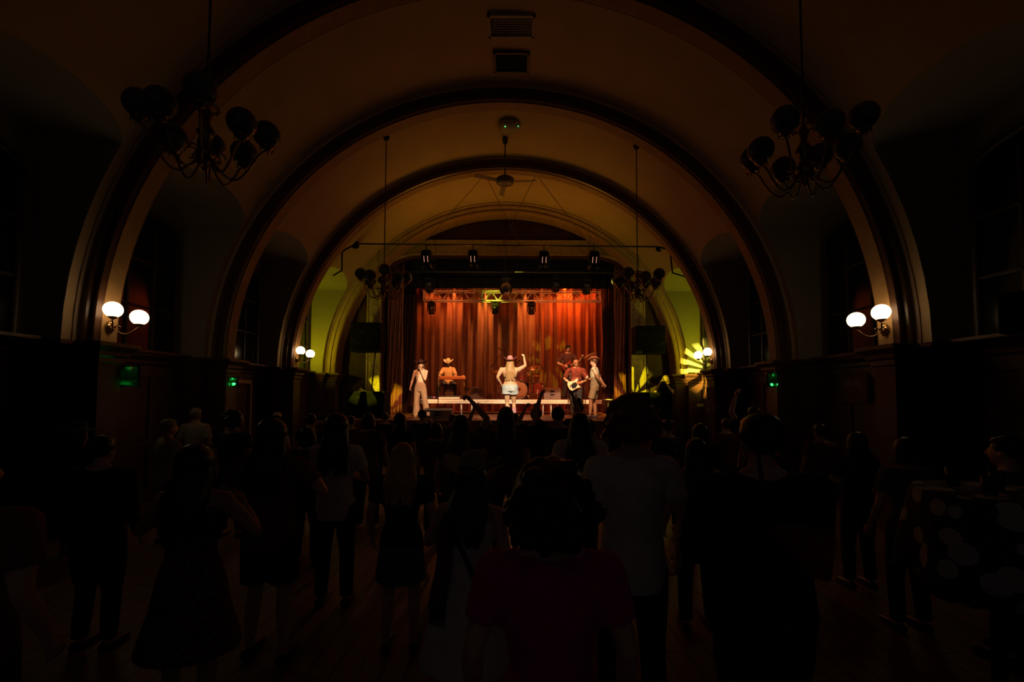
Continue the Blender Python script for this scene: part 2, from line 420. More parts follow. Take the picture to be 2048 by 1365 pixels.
# ornate gilded frame with scroll rosettes, fixed round the opening
b = B()
def frame_sweep(y0, y1, in_off, out_off):
    a = [(x, z) for x, z in OP]; 
    m_ = len(OP)
    c_ = [(OP[i][0]+(OUT[i][0]-OP[i][0])*in_off, OP[i][1]+(OUT[i][1]-OP[i][1])*in_off) for i in range(m_)]
    d_ = [(OP[i][0]+(OUT[i][0]-OP[i][0])*out_off, OP[i][1]+(OUT[i][1]-OP[i][1])*out_off) for i in range(m_)]
    b.grid([[(x, y1, z) for x, z in c_], [(x, y0, z) for x, z in c_], [(x, y0, z) for x, z in d_], [(x, y1, z) for x, z in d_]], flat=True)
frame_sweep(YW-.06, YW+.002, 0, 1); frame_sweep(YW-.10, YW-.05, 0, .10); frame_sweep(YW-.10, YW-.05, .90, 1)
cent = [((OP[i][0]+OUT[i][0])/2, (OP[i][1]+OUT[i][1])/2) for i in range(n)]
segs = []; tot = 0
for p, q in zip(cent, cent[1:]): segs.append((tot, p, q)); tot += math.hypot(q[0]-p[0], q[1]-p[1])
def along(s_):
    for t0, p, q in segs:
        L = math.hypot(q[0]-p[0], q[1]-p[1])
        if s_ <= t0+L+1e-6 and L > 0:
            f = (s_-t0)/L; return (p[0]+(q[0]-p[0])*f, p[1]+(q[1]-p[1])*f), ((q[0]-p[0])/L, (q[1]-p[1])/L)
    return cent[-1], (0, -1)
NR = int(tot/.245)
for k in range(NR):
    (x, z), (tx, tz) = along((k+.5)*tot/NR)
    b.ell((x, YW-.065, z), (.035, .03, .035), seg=10, rings=6)
    b.tube([(x+.068*math.cos(a), YW-.07, z+.068*math.sin(a)) for a in [2*PI*j/14 for j in range(14)]], .010, seg=6, closed=True, cap=False)
    sg = 1 if k % 2 else -1; nx, nz = -tz*sg, tx*sg
    pts = []
    for j in range(13):
        a = -PI/2+PI*j/12; r_ = .118
        pts.append((x+(tx*math.sin(a)+nx*math.cos(a))*r_, YW-.07, z+(tz*math.sin(a)+nz*math.cos(a))*r_))
    b.tube(pts, .012, seg=6)
for k in range(int(tot/.06)):
    (x, z), (tx, tz) = along((k+.5)*.06)
    b.ell((x-tz*-.205, YW-.105, z+tx*-.205), .012, seg=6, rings=4)
fr = b.obj('trim_7', M_gold, kind='structure'); tag(fr, 'gilded proscenium frame with a chain of scroll rosettes', 'frame')
# dark painted tympanum ribs above the frame
b = B(); 
for k in range(13): b.box((-4.8+.8*k, YW-.012, 7.35), (.05, .03, 1.6))
tag(b.obj('trim_8', M_front, kind='structure'), 'dark boarding between gilded frame and proscenium arch', 'panelling')

# alcove windows
def window(n, sx, yc):
    root = bpy.data.objects.new(f'window_{n}', None); C.objects.link(root); root.location = (sx*(XN-.03), yc, 2.52); root['kind'] = 'structure'
    tag(root, f'tall dark arched window in the {"left" if sx<0 else "right"} alcove, number {["one","two","three","four","five"][int(round((yc-2.1)/2.67))]} towards the stage', 'window')
    hw = .78; h = 2.35; P_ = [(-hw, 0)]+[(-hw*math.cos(PI*k/12), h-.25+.25*math.sin(PI*k/12)) for k in range(13)]+[(hw, 0)]
    b = B(); b.prism(P_, 0, sx*.02, 'x'); b.obj('pane', M_window, root)
    b = B(); b.tube([(-sx*.02, y, z) for y, z in P_+[P_[0]]], .045, seg=6)
    for yy in (-.26, .26): b.box((-sx*.015, yy, 1.1), (.03, .035, 2.2))
    for zz in (.75, 1.5): b.box((-sx*.015, 0, zz), (.03, 1.5, .03))
    b.obj('window_frame', M_frame, root)
    b = B(); b.box((-sx*.12, 0, -.005), (.26, 1.8, .05), bev=.01); b.obj('window_sill', M_cornice, root)
k = 0
for sx in (-1, 1):
    for yc in bays[1:]: k += 1; window(k, sx, yc)
# ------------------------------------------------------------------ stage
SZ = 1.18; RZ = 1.71
b = B(); b.box((0, 13.25, SZ/2), (8.9, 2.75, SZ-.0), bev=.012); b.box((0, 17.0, SZ/2), (8.0, 4.9, SZ))
tag(b.obj('stage_floor', M_stage), 'raised wooden stage floor filling the end of the hall', 'stage')
root = thing('stage_riser', 'low platform with pale front edge under drums and pedal steel', 'platform', (0.1, 15.3, SZ))
b = B(); b.box((0, 1.3, RZ-SZ-.05), (6.2, 2.6, .09), bev=.01); b.obj('deck', M_decktop, root)
b = B(); b.box((0, -.015, RZ-SZ-.045), (6.22, .03, .07)); b.box((0, -.02, RZ-SZ-.115), (6.22, .025, .05)); b.obj('front_edge', M_deck, root)
for i, x in enumerate((-3.0, -1.6, -1.25, 0, 1.15, 1.42, 2.95)):
    b = B(); b.cyl((x, .06, 0), (x, .06, RZ-SZ-.12), .024); b.cyl((x, .06, 0), (x, .06, .02), .04); b.obj('leg', M_alu, root)
def curtain(name, x0, x1, y, z0, z1, m, label, cat='curtain', folds=14, amp=.07, seed=1, kind=None, swag=0.0):
    rnd = random.Random(seed); nx = folds*10; rows = []
    ph = []; t = 0
    for i in range(nx+1): ph.append(t); t += 2*PI/10*rnd.uniform(.75, 1.3) if i % 10 else 2*PI/10*rnd.uniform(.9, 1.5)
    am = [amp*rnd.uniform(.45, 1.3) for _ in range(folds+2)]
    for j in range(9):
        z = z0+(z1-z0)*j/8; r_ = []
        for i in range(nx+1):
            x = x0+(x1-x0)*i/nx
            x += swag*(1-j/8)**1.6*(i/nx)
            a = am[i//10]*(1-(i % 10)/10)+am[i//10+1]*((i % 10)/10)
            r_.append((x+.02*math.sin(z*2+i*.3), y+a*(.7+.3*(1-j/8))*math.sin(ph[i])+.012*math.sin(z*3+i*.7), z))
        rows.append(r_)
    b = B(); b.grid(rows)
    o = b.obj(name, m, solid=.006); tag(o, label, cat); return o
curtain('backdrop_curtain', -4.3, 4.5, 18.75, SZ+.01, 7.3, M_curt, 'rust coloured pleated velvet curtain hung across the back of the stage', folds=26, amp=.15, seed=3)
curtain('house_curtain', -3.98, -3.45, 15.15, SZ+.01, 6.3, M_tab, 'gathered maroon house curtain beside the left gilded frame', folds=7, amp=.06, seed=5)
curtain('house_curtain', 3.62, 4.0, 15.15, SZ+.01, 6.3, M_tab, 'gathered maroon house curtain beside the right gilded frame', folds=6, amp=.06, seed=6)
curtain('wing_curtain', -4.1, -3.35, 16.6, SZ+.01, 6.4, M_leg, 'dark brown wing drape at the left of the stage', folds=9, amp=.06, seed=8)
curtain('wing_curtain', 3.62, 4.4, 17.2, SZ+.01, 6.4, M_leg, 'dark red wing drape at the right of the stage', folds=8, amp=.06, seed=9)
curtain('valance', -4.0, 4.0, 15.5, 5.52, 6.6, M_void, 'black fabric border hanging below the frame top', 'valance', folds=30, amp=.03, seed=11)
curtain('valance', -4.2, 4.2, 17.85, 6.85, 7.6, M_leg, 'dark red border above the back curtain and truss', 'valance', folds=30, amp=.03, seed=12)

# ------------------------------------------------------------------ truss with moving heads and par cans
YT = 17.5; tx0, tx1 = at(845, 595, YT).x, at(1203, 595, YT).x; tz0, tz1 = at(1020, 603, YT).z, at(1020, 584, YT).z
root = thing('lighting_truss', 'silver lattice lighting truss in front of the back curtain', 'truss', ((tx0+tx1)/2, YT, tz0))
hw = (tx1-tx0)/2; H_ = tz1-tz0; D_ = .32
for dy in (-D_/2, D_/2):
    for dz in (0, H_):
        b = B(); b.cyl((-hw, dy, dz), (hw, dy, dz), .024, seg=10); b.obj('chord', M_alu, root)
b = B(); nb = 26
for i in range(nb):
    xa = -hw+2*hw*i/nb; xb = -hw+2*hw*(i+1)/nb
    for dy in (-D_/2, D_/2): b.cyl((xa, dy, 0 if i % 2 else H_), (xb, dy, H_ if i % 2 else 0), .011, seg=6)
    b.cyl((xa, -D_/2, H_), (xb, D_/2, H_), .009, seg=6); b.cyl((xa, -D_/2, 0), (xb, D_/2, 0), .009, seg=6)
b.obj('lattice', M_alu, root)
b = B()
for s_ in (-1, 1):
    for k in (-1, 0, 1): b.box((s_*hw*.98 if k else s_*hw/3, 0, H_/2), (.03, D_+.05, H_+.05)) if k != 1 else None
b.obj('joint_plate', M_alu, root, split=True)
b = B()
for x in (-hw*.8, hw*.8): b.cyl((x, 0, H_), (x, 0, 9-tz0), .008, seg=6)
b.obj('suspension_cable', M_steel, root, split=True)

def moving_head(x, y, z, label, yaw=0, tilt=0, group='moving head lamps', sc=1.0, litm=None):
    root = thing('moving_head_lamp', label, 'stage light', (x, y, z), yaw, group)
    b = B(); b.box((0, 0, -.10*sc), (.30*sc, .22*sc, .10*sc), bev=.02*sc); b.box((0, 0, -.02*sc), (.10*sc, .06*sc, .09*sc)); b.obj('base', M_black, root)
    b = B()
    for s_ in (-1, 1): b.box((s_*.15*sc, 0, -.26*sc), (.03*sc, .10*sc, .26*sc), bev=.01*sc)
    b.box((0, 0, -.15*sc), (.33*sc, .11*sc, .04*sc), bev=.01*sc); b.obj('yoke', M_black, root)
    M_ = Euler((tilt, 0, 0)).to_matrix()
    b = B(); b.lathe([(0, .17), (.08, .165), (.115, .12), (.12, .04), (.10, -.02), (.115, -.06), (.125, -.15), (.11, -.17), (.10, -.155), (0, -.15)], c=(0, 0, -.31*sc), rot=M_ @ Matrix.Scale(sc, 3), seg=18)
    h = b.obj('head', M_gloss, root)
    b = B(); b.lathe([(0, -.168), (.06, -.165), (.098, -.15)], c=(0, 0, -.31*sc), rot=M_ @ Matrix.Scale(sc, 3), seg=18); b.obj('lens', M_chrome, h)
    return root
zt = tz0-.02
moving_head(at(863, 610, YT).x, YT, zt, 'moving head lamp hung under the left end of the truss', tilt=.5)
moving_head(at(990, 610, YT).x, YT, zt, 'moving head lamp lit yellow under the middle of the truss', tilt=.2)
moving_head(at(1063, 610, YT).x, YT, zt, 'moving head lamp under the truss, right of the yellow-lit one', tilt=.6)
YB = 14.2
for px, py, lab, t_ in ((858, 553, 'black moving head lamp hanging low before the left end of the truss', .9), (1112, 553, 'black moving head lamp tilted sideways right of the glitter ball', 1.2), (1173, 556, 'black moving head lamp hanging before the right end of the truss', .7)):
    p = at(px, py, YB); moving_head(p.x, YB, p.z, lab, tilt=t_, sc=1.05, group='moving head lamps on the front pipe')
# par cans above the truss (they hold the curtain washes)
for x, lab in zip((-2.75, -1.95, -.72, .78, 2.1, 3.05), ('farthest left can above the truss', 'second can from the left above the truss', 'third can from the left above the truss', 'can right of the glitter ball above the truss', 'second can from the right above the truss', 'farthest right can above the truss')):
    root = thing('par_can', 'black par '+lab, 'stage light', (x, 18.1, 6.98), 0, 'par cans above the truss')
    b = B(); b.lathe([(0, .17), (.06, .165), (.09, .12), (.10, .0), (.10, -.12), (.095, -.12), (.09, .0), (0, .1)], c=(0, 0, -.05), rot=Euler((.2, 0, 0)), seg=16); b.obj('can', M_black, root)
    b = B(); b.tube([(-.11, 0, 0), (-.11, 0, .2), (.11, 0, .2), (.11, 0, 0)], .008, seg=6); b.cyl((0, 0, .2), (0, 0, .5), .012, seg=6); b.obj('yoke', M_steel, root)

# ------------------------------------------------------------------ front bar with profile lanterns
YBAR = 12.5
pL, pR = at(712, 488, YBAR), at(1318, 494, YBAR)
root = thing('lighting_bar', 'long dark pipe hung on wires in front of the gilded frame', 'lighting bar', (pL+pR)/2)
h2 = (pR-pL)/2
b = B(); b.cyl(-h2, h2, .022); b.obj('pipe', M_steel, root)
def bracket(sgn, p):
    l = p-root.location; b = B(); e = l+Vector((sgn*.03, 0, .02))
    b.lathe([(.02, -.16), (.10, -.12), (.11, .0), (.05, .12), (0, .13)], c=e, rot=Euler((0, sgn*.2, 0)), seg=10)
    b.obj('end_winch', M_black, root)
bracket(-1, pL); bracket(1, pR)
for side, pts in (('left', [(690, 500), (684, 505), (684, 541), (655, 543)]), ('right', [(1330, 498), (1340, 502), (1345, 546), (1388, 548)])):
    b = B(); P_ = [at(x, y, 11.8)-root.location for x, y in ([(712, 488)] if side == 'left' else [(1318, 494)])+pts]
    P_[-1].y += .4; b.tube(P_, .022, seg=8); b.obj('conduit', M_black, root)
for a_, c_ in (((970, 345), (905, 437)), ((970, 345), (995, 413)), ((1072, 345), (1045, 418)), ((1072, 345), (1160, 470))):
    b = B(); p0 = at(a_[0], a_[1]+4, 11.72); p1 = at(*c_, YBAR)
    d = (p1-p0); p2 = p0+d*((pL.z-p0.z)/d.z); p2.y = YBAR
    b.cyl(p0-root.location, p2-root.location, .007, seg=6); b.obj('hanging_wire', M_steel, root)
for px, py, lab in ((853, 512, 'leftmost black profile lantern with bright reflections on the long bar'), (946, 512, 'second profile lantern from the left on the long bar'), (1088, 514, 'third profile lantern from the left, right of centre on the long bar'), (1188, 514, 'rightmost black profile lantern on the long bar')):
    p = at(px, py, YBAR); root = thing('profile_lantern', lab, 'stage light', p, 0, 'profile lanterns on the long bar')
    b = B(); b.tube([(-.15, 0, -.12), (-.15, 0, .12), (.15, 0, .12), (.15, 0, -.12)], .012, seg=6); b.cyl((0, 0, .12), (0, 0, at(px, 490, YBAR).z-p.z+.02), .016, seg=8); b.obj('yoke', M_steel, root)
    Rm = Euler((.55, 0, 0)).to_matrix()
    b = B(); b.box(Rm @ Vector((0, 0, .02)), (.24, .24, .26), rot=Rm, bev=.03); b.cyl(Rm @ Vector((0, 0, -.1)), Rm @ Vector((0, 0, -.28)), .085, .095); 
    for kx in (-.05, .05): b.box(Rm @ Vector((kx, -.125, -.02)), (.012, .02, .22), rot=Rm)
    bd = b.obj('body', M_black, root)
    b = B()
    for kx in (-.05, .05): b.box(Rm @ Vector((kx, -.137, -.05)), (.010, .008, .17), rot=Rm)
    b.obj('cooling_slot', mat('glowing_slot', (.5, .3, .2), .4, emit=(1, .42, .28), estr=.9), bd, split=True)
    for s_, t_ in ((-1, .5), (1, -.5)):
        b = B(); b.box(Rm @ Vector((s_*.11, -.02, -.29)), (.006, .16, .12), rot=Rm @ Euler((0, -s_*.5, 0)).to_matrix()); b.obj('barn_door', M_chrome, root)
    b = B(); b.ell(Rm @ Vector((0, 0, -.27)), (.08, .08, .02), rot=Rm, seg=12, rings=6)
    b.obj('lens', mat('lit_lens', (.9, .8, .6), .3, emit=(1, .7, .45), estr=110.0), root)
b = B(); q0, q1 = at(822, 544, 14.1), at(1235, 546, 14.1); b.cyl(q0, q1, .02)
for px in (870, 1010, 1180): 
    q = at(px, 545, 14.1); b.cyl(q, (q.x, 14.1, 6.9), .008, seg=6)
tag(b.obj('pipe_rail', M_steel), 'thin dark pipe below the long bar carrying three moving heads', 'lighting bar')
# glitter ball
p = at(1012, 578, 14.0); root = thing('mirror_ball', 'small glittering mirror ball hanging in the middle of the opening', 'mirror ball', p)
b = B(); nu, nv = 26, 14
for j in range(nv):
    for i in range(nu):
        a0 = 2*PI*i/nu; t0 = -PI/2+PI*(j+.5)/nv; r_ = .20
        c_ = Vector((r_*math.cos(t0)*math.cos(a0), r_*math.cos(t0)*math.sin(a0), r_*1.12*math.sin(t0)))
        w_ = 2*PI*r_*math.cos(t0)/nu*.9
        b.box(c_, (.006, w_, PI*r_/nv*.9), rot=Euler((0, -t0, a0)).to_matrix())
b.obj('mirror_tile', mat('mirror', (.8, .8, .75), .08, metal=1.0, var=.02), root)
b = B(); b.ell((0, 0, 0), (.195, .195, .218)); b.obj('core', M_black, root)
b = B(); b.lathe([(0, .36), (.12, .34), (.13, .30), (.09, .26), (.02, .22)], seg=16); b.cyl((0, 0, .34), (0, 0, 6.9-p.z), .006, seg=6); b.obj('hanger', M_steel, root)

# ------------------------------------------------------------------ ceiling fixtures
def vault_z(x, extra=0): return Z0+Bz*math.sqrt(1-(x/A)**2)-extra
root = thing('ceiling_fan', 'three-bladed metal ceiling fan on a long rod before the stage', 'fan', (0.02, 10.4, at(1022, 362, 10.4).z))
fz = root.location.z
b = B(); b.cyl((0, 0, .12), (0, 0, vault_z(0)-fz), .016, seg=8); b.lathe([(.0, vault_z(0)-fz-.16), (.05, vault_z(0)-fz-.14), (.07, vault_z(0)-fz-.02), (.07, vault_z(0)-fz)], seg=16); b.obj('rod', M_steel, root)
b = B(); b.lathe([(0, -.10), (.10, -.09), (.19, -.06), (.21, -.02), (.21, .04), (.15, .08), (.05, .12), (0, .13)], seg=24); b.obj('motor', mat('fan_grey', (.22, .18, .13), .4, metal=.4), root)
for a_ in (R(204), R(-4), R(98)):
    b = B(); M_ = Euler((0, 0, a_)).to_matrix()
    b.box(M_ @ Vector((.46, 0, -.02)), (.56, .12, .012), rot=M_ @ Euler((.25, .0, 0)).to_matrix(), bev=.004); b.box(M_ @ Vector((.2, 0, -.02)), (.14, .04, .02), rot=M_); b.obj('blade', mat('fan_blade', (.34, .28, .2), .45), root)
p = at(1024, 226, 9.85); zz = vault_z(0)
root = thing('ceiling_speaker', 'round cream ceiling disc with two tiny green lights', 'smoke detector', (.12, 9.85, zz-.10))
b = B(); b.lathe([(0, -.07), (.14, -.06), (.22, -.02), (.25, .03), (.25, .06), (.1, .12), (0, .12)], seg=28); b.obj('housing', M_plastic, root)
b = B(); b.ell((-.09, -.14, -.05), .012); b.ell((.20, -.1, -.02), .009); b.obj('indicator_light', M_greenhot, root, split=True)
for Y, wx, wy, lab, nm, m_ in ((7.95, .60, .46, 'square dark vent grille in the vault near the top centre', 'ceiling_vent', M_vent), (7.15, .72, .42, 'pale ceiling hatch at the very top centre of the vault', 'ceiling_hatch', M_plastic)):
    root = thing(nm, lab, 'vent' if nm == 'ceiling_vent' else 'hatch', (.17, Y, vault_z(0)-.01))
    b = B()
    for s_ in (-1, 1): b.box((s_*wx/2, 0, -.02), (.04, wy+.04, .05)); b.box((0, s_*wy/2, -.02), (wx+.04, .04, .05))
    b.obj('frame', M_frame if nm == 'ceiling_vent' else M_plastic, root)
    b = B()
    for k in range(9): b.box((0, -wy/2+wy*(k+.5)/9, -.01), (wx-.02, wy/9*.8, .012), rot=(.5, 0, 0))
    b.obj('slats' if nm == 'ceiling_vent' else 'panel', m_, root)

# chandeliers
def chandelier(px, py, Y, label, sc=1.0, rz=0, top=None):
    p = at(px, py, Y); root = thing('chandelier', label, 'chandelier', p, rz, 'globe chandeliers hanging from the vault')
    zt_ = vault_z(p.x)-p.z
    b = B(); b.cyl((0, 0, .30*sc), (0, 0, zt_), .011, seg=8); b.lathe([(0, zt_-.10), (.05, zt_-.08), (.07, zt_-.01), (.07, zt_)], seg=14); b.obj('rod', M_steel, root)
    b = B(); b.lathe([(0, -.30), (.02, -.29), (.035, -.26), (.02, -.23), (.05, -.20), (.08, -.15), (.06, -.10), (.03, -.06), (.05, 0), (.075, .04), (.05, .09), (.025, .13), (.045, .2), (.03, .26), (.012, .32)], rot=Matrix.Scale(sc, 3), seg=18); b.obj('stem', M_brass, root)
    cr = []
    b = B(); b.tube([(.09*sc*math.cos(a), .09*sc*math.sin(a), .27*sc) for a in [2*PI*k/16 for k in range(16)]], .006*sc, seg=6, closed=True, cap=False)
    for k in range(14): a = 2*PI*k/14; b.ell((.09*sc*math.cos(a), .09*sc*math.sin(a), .255*sc), .011*sc, seg=6, rings=4)
    b.obj('crown', M_brass, root)
    for k in range(8):
        a = 2*PI*k/8+.2; r_ = (.46 if k % 2 == 0 else .39)*sc; zc = (.03 if k % 2 == 0 else -.06)*sc
        M_ = Euler((0, 0, a)).to_matrix()
        b = B(); pts = []
        for j in range(13):
            t = j/12; pts.append(M_ @ Vector((.04*sc+(r_-.04*sc)*t, 0, (-.18-.16*math.sin(PI*min(1, t*1.15)))*sc+(zc-.02*sc+.18*sc)*max(0, t-.35)**1.4/.65**1.4)))
        b.tube(pts, .010*sc, seg=8)
        b.tube([M_ @ Vector(((.10+.05*math.cos(q))*sc, 0, (-.16+.05*math.sin(q))*sc)) for q in [PI*1.6*i/10 for i in range(11)]], .007*sc, seg=6)
        e = pts[-1]; arm = b.obj('arm', M_brass, root)
        b = B(); b.lathe([(.01, -.01), (.03, .0), (.055, .02), (.06, .035), (.045, .04), (0, .04)], c=e, rot=Matrix.Scale(sc, 3), seg=12)
        for q in range(8): b.ell(e+Vector((.055*math.cos(q*PI/4), .055*math.sin(q*PI/4), .0))*sc, .009*sc, seg=5, rings=4)
        b.obj('cup', M_brass, arm)
        b = B(); b.ell(e+Vector((0, 0, .145*sc)), .118*sc, seg=20, rings=14); b.obj('globe', M_opal, root)
    return root
chandelier(412, 275, 3.85, 'large unlit globe chandelier at upper left, nearest of the four', 1.0, .3)
chandelier(1608, 310, 4.2, 'large unlit globe chandelier at upper right beside the first arch', 1.0, .5)
chandelier(768, 566, 9.4, 'small far globe chandelier hanging left of the stage opening', 1.0, .1)
chandelier(1275, 570, 9.4, 'small far globe chandelier hanging right of the stage opening', 1.0, .7)

# wall sconces with two lit globes each
def sconce(sx, R0, label, fz=1.0):
    root = thing('wall_sconce', label, 'wall lamp', (sx*5.235, R0+.16, 2.72), 0, 'lit double globe wall lamps')
    b = B(); b.lathe([(.0, .0), (.07, .0), (.06, .03), (.03, .05), (0, .05)], rot=Euler((0, -sx*PI/2, 0)), seg=16, c=(0, 0, .0)); b.ell((-sx*.02, 0, 0), (.02, .05, .09)); b.obj('backplate', M_brass, root)
    for gx, gy, gz in ((-.17, -.15, .205), (-.29, .13, .15)):
        b = B(); e = Vector((sx*gx, gy, gz-.12)); s0 = Vector((-sx*.03, 0, 0)); pts = []
        for j in range(11):
            t = j/10; q = s0.lerp(e, t); q.z += -.10*math.sin(PI*t); pts.append(q)
        b.tube(pts, .009, seg=8); b.tube([s0+Vector((-sx*(.05+.03*math.cos(q)), gy*.3, -.0+.03*math.sin(q))) for q in [PI*1.7*i/10 for i in range(11)]], .006, seg=6)
        arm = b.obj('arm', M_brass, root)
        b = B(); b.lathe([(.008, -.01), (.02, .0), (.045, .015), (.062, .03), (.05, .034), (0, .034)], c=e, seg=14); b.obj('cup', M_brass, arm)
        b = B(); b.ell(e+Vector((0, 0, .125)), (.108, .108, .105), seg=24, rings=16); b.obj('globe', M_globe, root)
sconce(-1, RIBS[2], 'lit two-globe wall lamp on the nearest arch at left')
sconce(1, RIBS[2], 'lit two-globe wall lamp on the nearest arch at right')
sconce(-1, RIBS[4], 'smaller lit two-globe wall lamp left of the green-lit alcove')
sconce(1, RIBS[4], 'smaller lit two-globe wall lamp over the sunburst at right')

# green emergency lamps on the piers
def exit_lamp(x, y, z, sx, label, w=.2, h=.27):
    root = thing('emergency_lamp', label, 'emergency light', (x, y, z), 0, 'green emergency lamps under the cornice')
    b = B(); b.box((0, .075, 0), (w+.05, .02, h+.05), bev=.005); b.obj('back_box', M_black, root)
    b = B(); n = 10; rows = []
    for zz in (-h/2, h/2): rows.append([(w/2*math.cos(PI+PI*k/n), .06+.11*math.sin(PI+PI*k/n), zz) for k in range(n+1)])
    b.grid(rows); b.obj('lens', M_green, root, solid=.004)
    b = B(); b.ell((sx*.0+.0, .0, -h/2+.035), (.07, .035, .025)); b.obj('bulb', M_greenhot, root)
p = at(252, 752, 6.35); exit_lamp(p.x+.0, 6.35, p.z, 1, 'square green glowing emergency lamp under the nearest left wall lamp', .22, .26)
p = at(464, 764, 8.75); exit_lamp(p.x, 8.75, p.z, 1, 'faint green emergency lamp beside the second left arch', .10, .15)
p = at(1548, 760, 8.6); exit_lamp(p.x, 8.6, p.z, -1, 'narrow green glowing emergency lamp below the second right arch', .13, .24)

# ------------------------------------------------------------------ loudspeakers
def cabinet(name, label, loc, d, rz=0, group=None, drivers=((0, .5, .3),), hang=None):
    root = thing(name, label, 'loudspeaker', loc, rz, group)
    b = B(); b.box((0, 0, d[2]/2), d, bev=.02); b.obj('cabinet', M_black, root)
    b = B(); b.box((0, -d[1]/2-.006, d[2]/2), (d[0]-.06, .012, d[2]-.06), bev=.004); b.obj('grille', M_speakergrille, root)
    for (x, z, r_) in drivers:
        b = B(); b.tube([(x+r_*math.cos(a), -d[1]/2-.016, z*d[2]+r_*math.sin(a)) for a in [2*PI*k/24 for k in range(24)]], .008, seg=6, closed=True, cap=False); b.obj('driver_ring', M_gloss, root)
    for s_ in (-1, 1):
        b = B(); b.tube([(s_*(d[0]/2+.0), -.06, d[2]*.5), (s_*(d[0]/2+.025), -.05, d[2]*.5), (s_*(d[0]/2+.025), .05, d[2]*.5), (s_*(d[0]/2), .06, d[2]*.5)], .008, seg=6); b.obj('handle', M_gloss, root)
    if hang:
        b = B()
        for x in (-d[0]*.3, d[0]*.3): b.cyl((x, 0, d[2]), (x, 0, hang-loc[2]), .008, seg=6)
        b.obj('chain', M_steel, root, split=True)
    return root
def cab_at(name, label, x0, x1, y0, y1, Y, dep, **k):
    p0 = at(x0, y1, Y); p1 = at(x1, y0, Y)
    return cabinet(name, label, ((p0.x+p1.x)/2, Y+dep/2, p0.z), (p1.x-p0.x, dep, p1.z-p0.z), **k)
cab_at('hanging_speaker', 'black loudspeaker hung beside the left gilded column', 700, 761, 645, 703, 13.5, .55, hang=7.4, drivers=((-.2, .5, .18), (.2, .5, .18)))
cab_at('hanging_speaker', 'black loudspeaker hung beside the right gilded column', 1272, 1331, 652, 707, 13.5, .55, hang=7.4, drivers=((-.2, .5, .18), (.2, .5, .18)))
for sx, x0, x1, y0, lab in ((-1, 694, 768, 783, 'wide black subwoofer stack left of the stage, green glint on top'), (1, 1276, 1345, 785, 'wide black subwoofer stack right of the stage, under the photographer')):
    Y = 12.75; p0 = at(x0, y0, Y); p1 = at(x1, y0, Y)
    cabinet('subwoofer', lab, ((p0.x+p1.x)/2, Y+.36, SZ), (p1.x-p0.x, .7, p0.z-SZ), drivers=((-.27, .5, .22), (.27, .5, .22)))
    b = B(); b.cyl(((p0.x+p1.x)/2-sx*-.02, 13.35, p0.z), ((p0.x+p1.x)/2, 13.6, at(0, 703, 13.5).z+.02), .02)
    tag(b.obj('speaker_pole', M_steel), f'dark pole between the {"left" if sx<0 else "right"} subwoofer stack and the speaker above', 'pole')
for sx, px, y0, y1, Y, lab in ((-1, 58, 566, 684, 4.6, 'dark box speaker standing on the cornice at far left'), (1, 1882, 585, 690, 4.95, 'dark box speaker standing on the cornice at far right')):
    z1 = at(px, y0, Y).z; cabinet('ledge_speaker', lab, (sx*5.78, Y, 2.51), (.30, .30, z1-2.51), rz=sx*R(28), drivers=((0, .3, .1),))

def wedge(px0, px1, py, Y, z, label, rz=0, m=None, h=.36, slots=True):
    x0, x1 = at(px0, py, Y).x, at(px1, py, Y).x; w = x1-x0
    root = thing('stage_monitor', label, 'stage monitor', ((x0+x1)/2, Y, z), rz, 'wedge monitors on the stage')
    b = B(); b.prism([(-.24, 0), (.24, 0), (.26, .10), (.02, h), (-.20, h-.05)], -w/2, w/2, 'x'); b.obj('cabinet', m or M_wedge, root)
    b = B()
    if slots:
        for zz in (h*.42, h*.70): b.box((0, -.235, zz), (w*.24, .03, .035), bev=.005)
        b.box((0, -.205, .0+h*.08), (w*.9, .06, .01))
    b.obj('handle_slot', M_black, root, split=True)
    b = B(); b.box((0, .15, h*.62), (w-.06, .015, .32), rot=(-.78+PI/2-PI/2, 0, 0)); b.obj('grille', M_speakergrille, root)
M_wedge = mat('wedge_grey', (.42, .38, .34), .6)
M_wedge2 = mat('wedge_dark', (.10, .045, .03), .5)
wedge(850, 905, 826, 12.35, SZ, 'grey stage monitor with slots at the stage edge below the left singer', h=.30)
wedge(936, 966, 800, 15.75, RZ, 'tilted dark stage monitor on the platform right of the pedal steel', rz=R(60), m=M_wedge2, slots=False, h=.42)
wedge(1087, 1120, 795, 15.6, RZ-.0, 'dark stage monitor on the platform between drums and bassist', m=M_wedge2, h=.40)

# ------------------------------------------------------------------ instruments
def stand(root, p0, p1, r=.012, name='stand', m=None):
    b = B(); b.cyl(p0, p1, r, seg=8); return b.obj(name, m or M_chrome, root)
def tripod(root, c, h, spread=.26, m=None):
    for k in range(3):
        a = 2*PI*k/3+.4; b = B(); b.cyl(Vector(c)+Vector((0, 0, h)), Vector(c)+Vector((spread*math.cos(a), spread*math.sin(a), .012)), .009, seg=6); b.obj('leg', m or M_chrome, root)
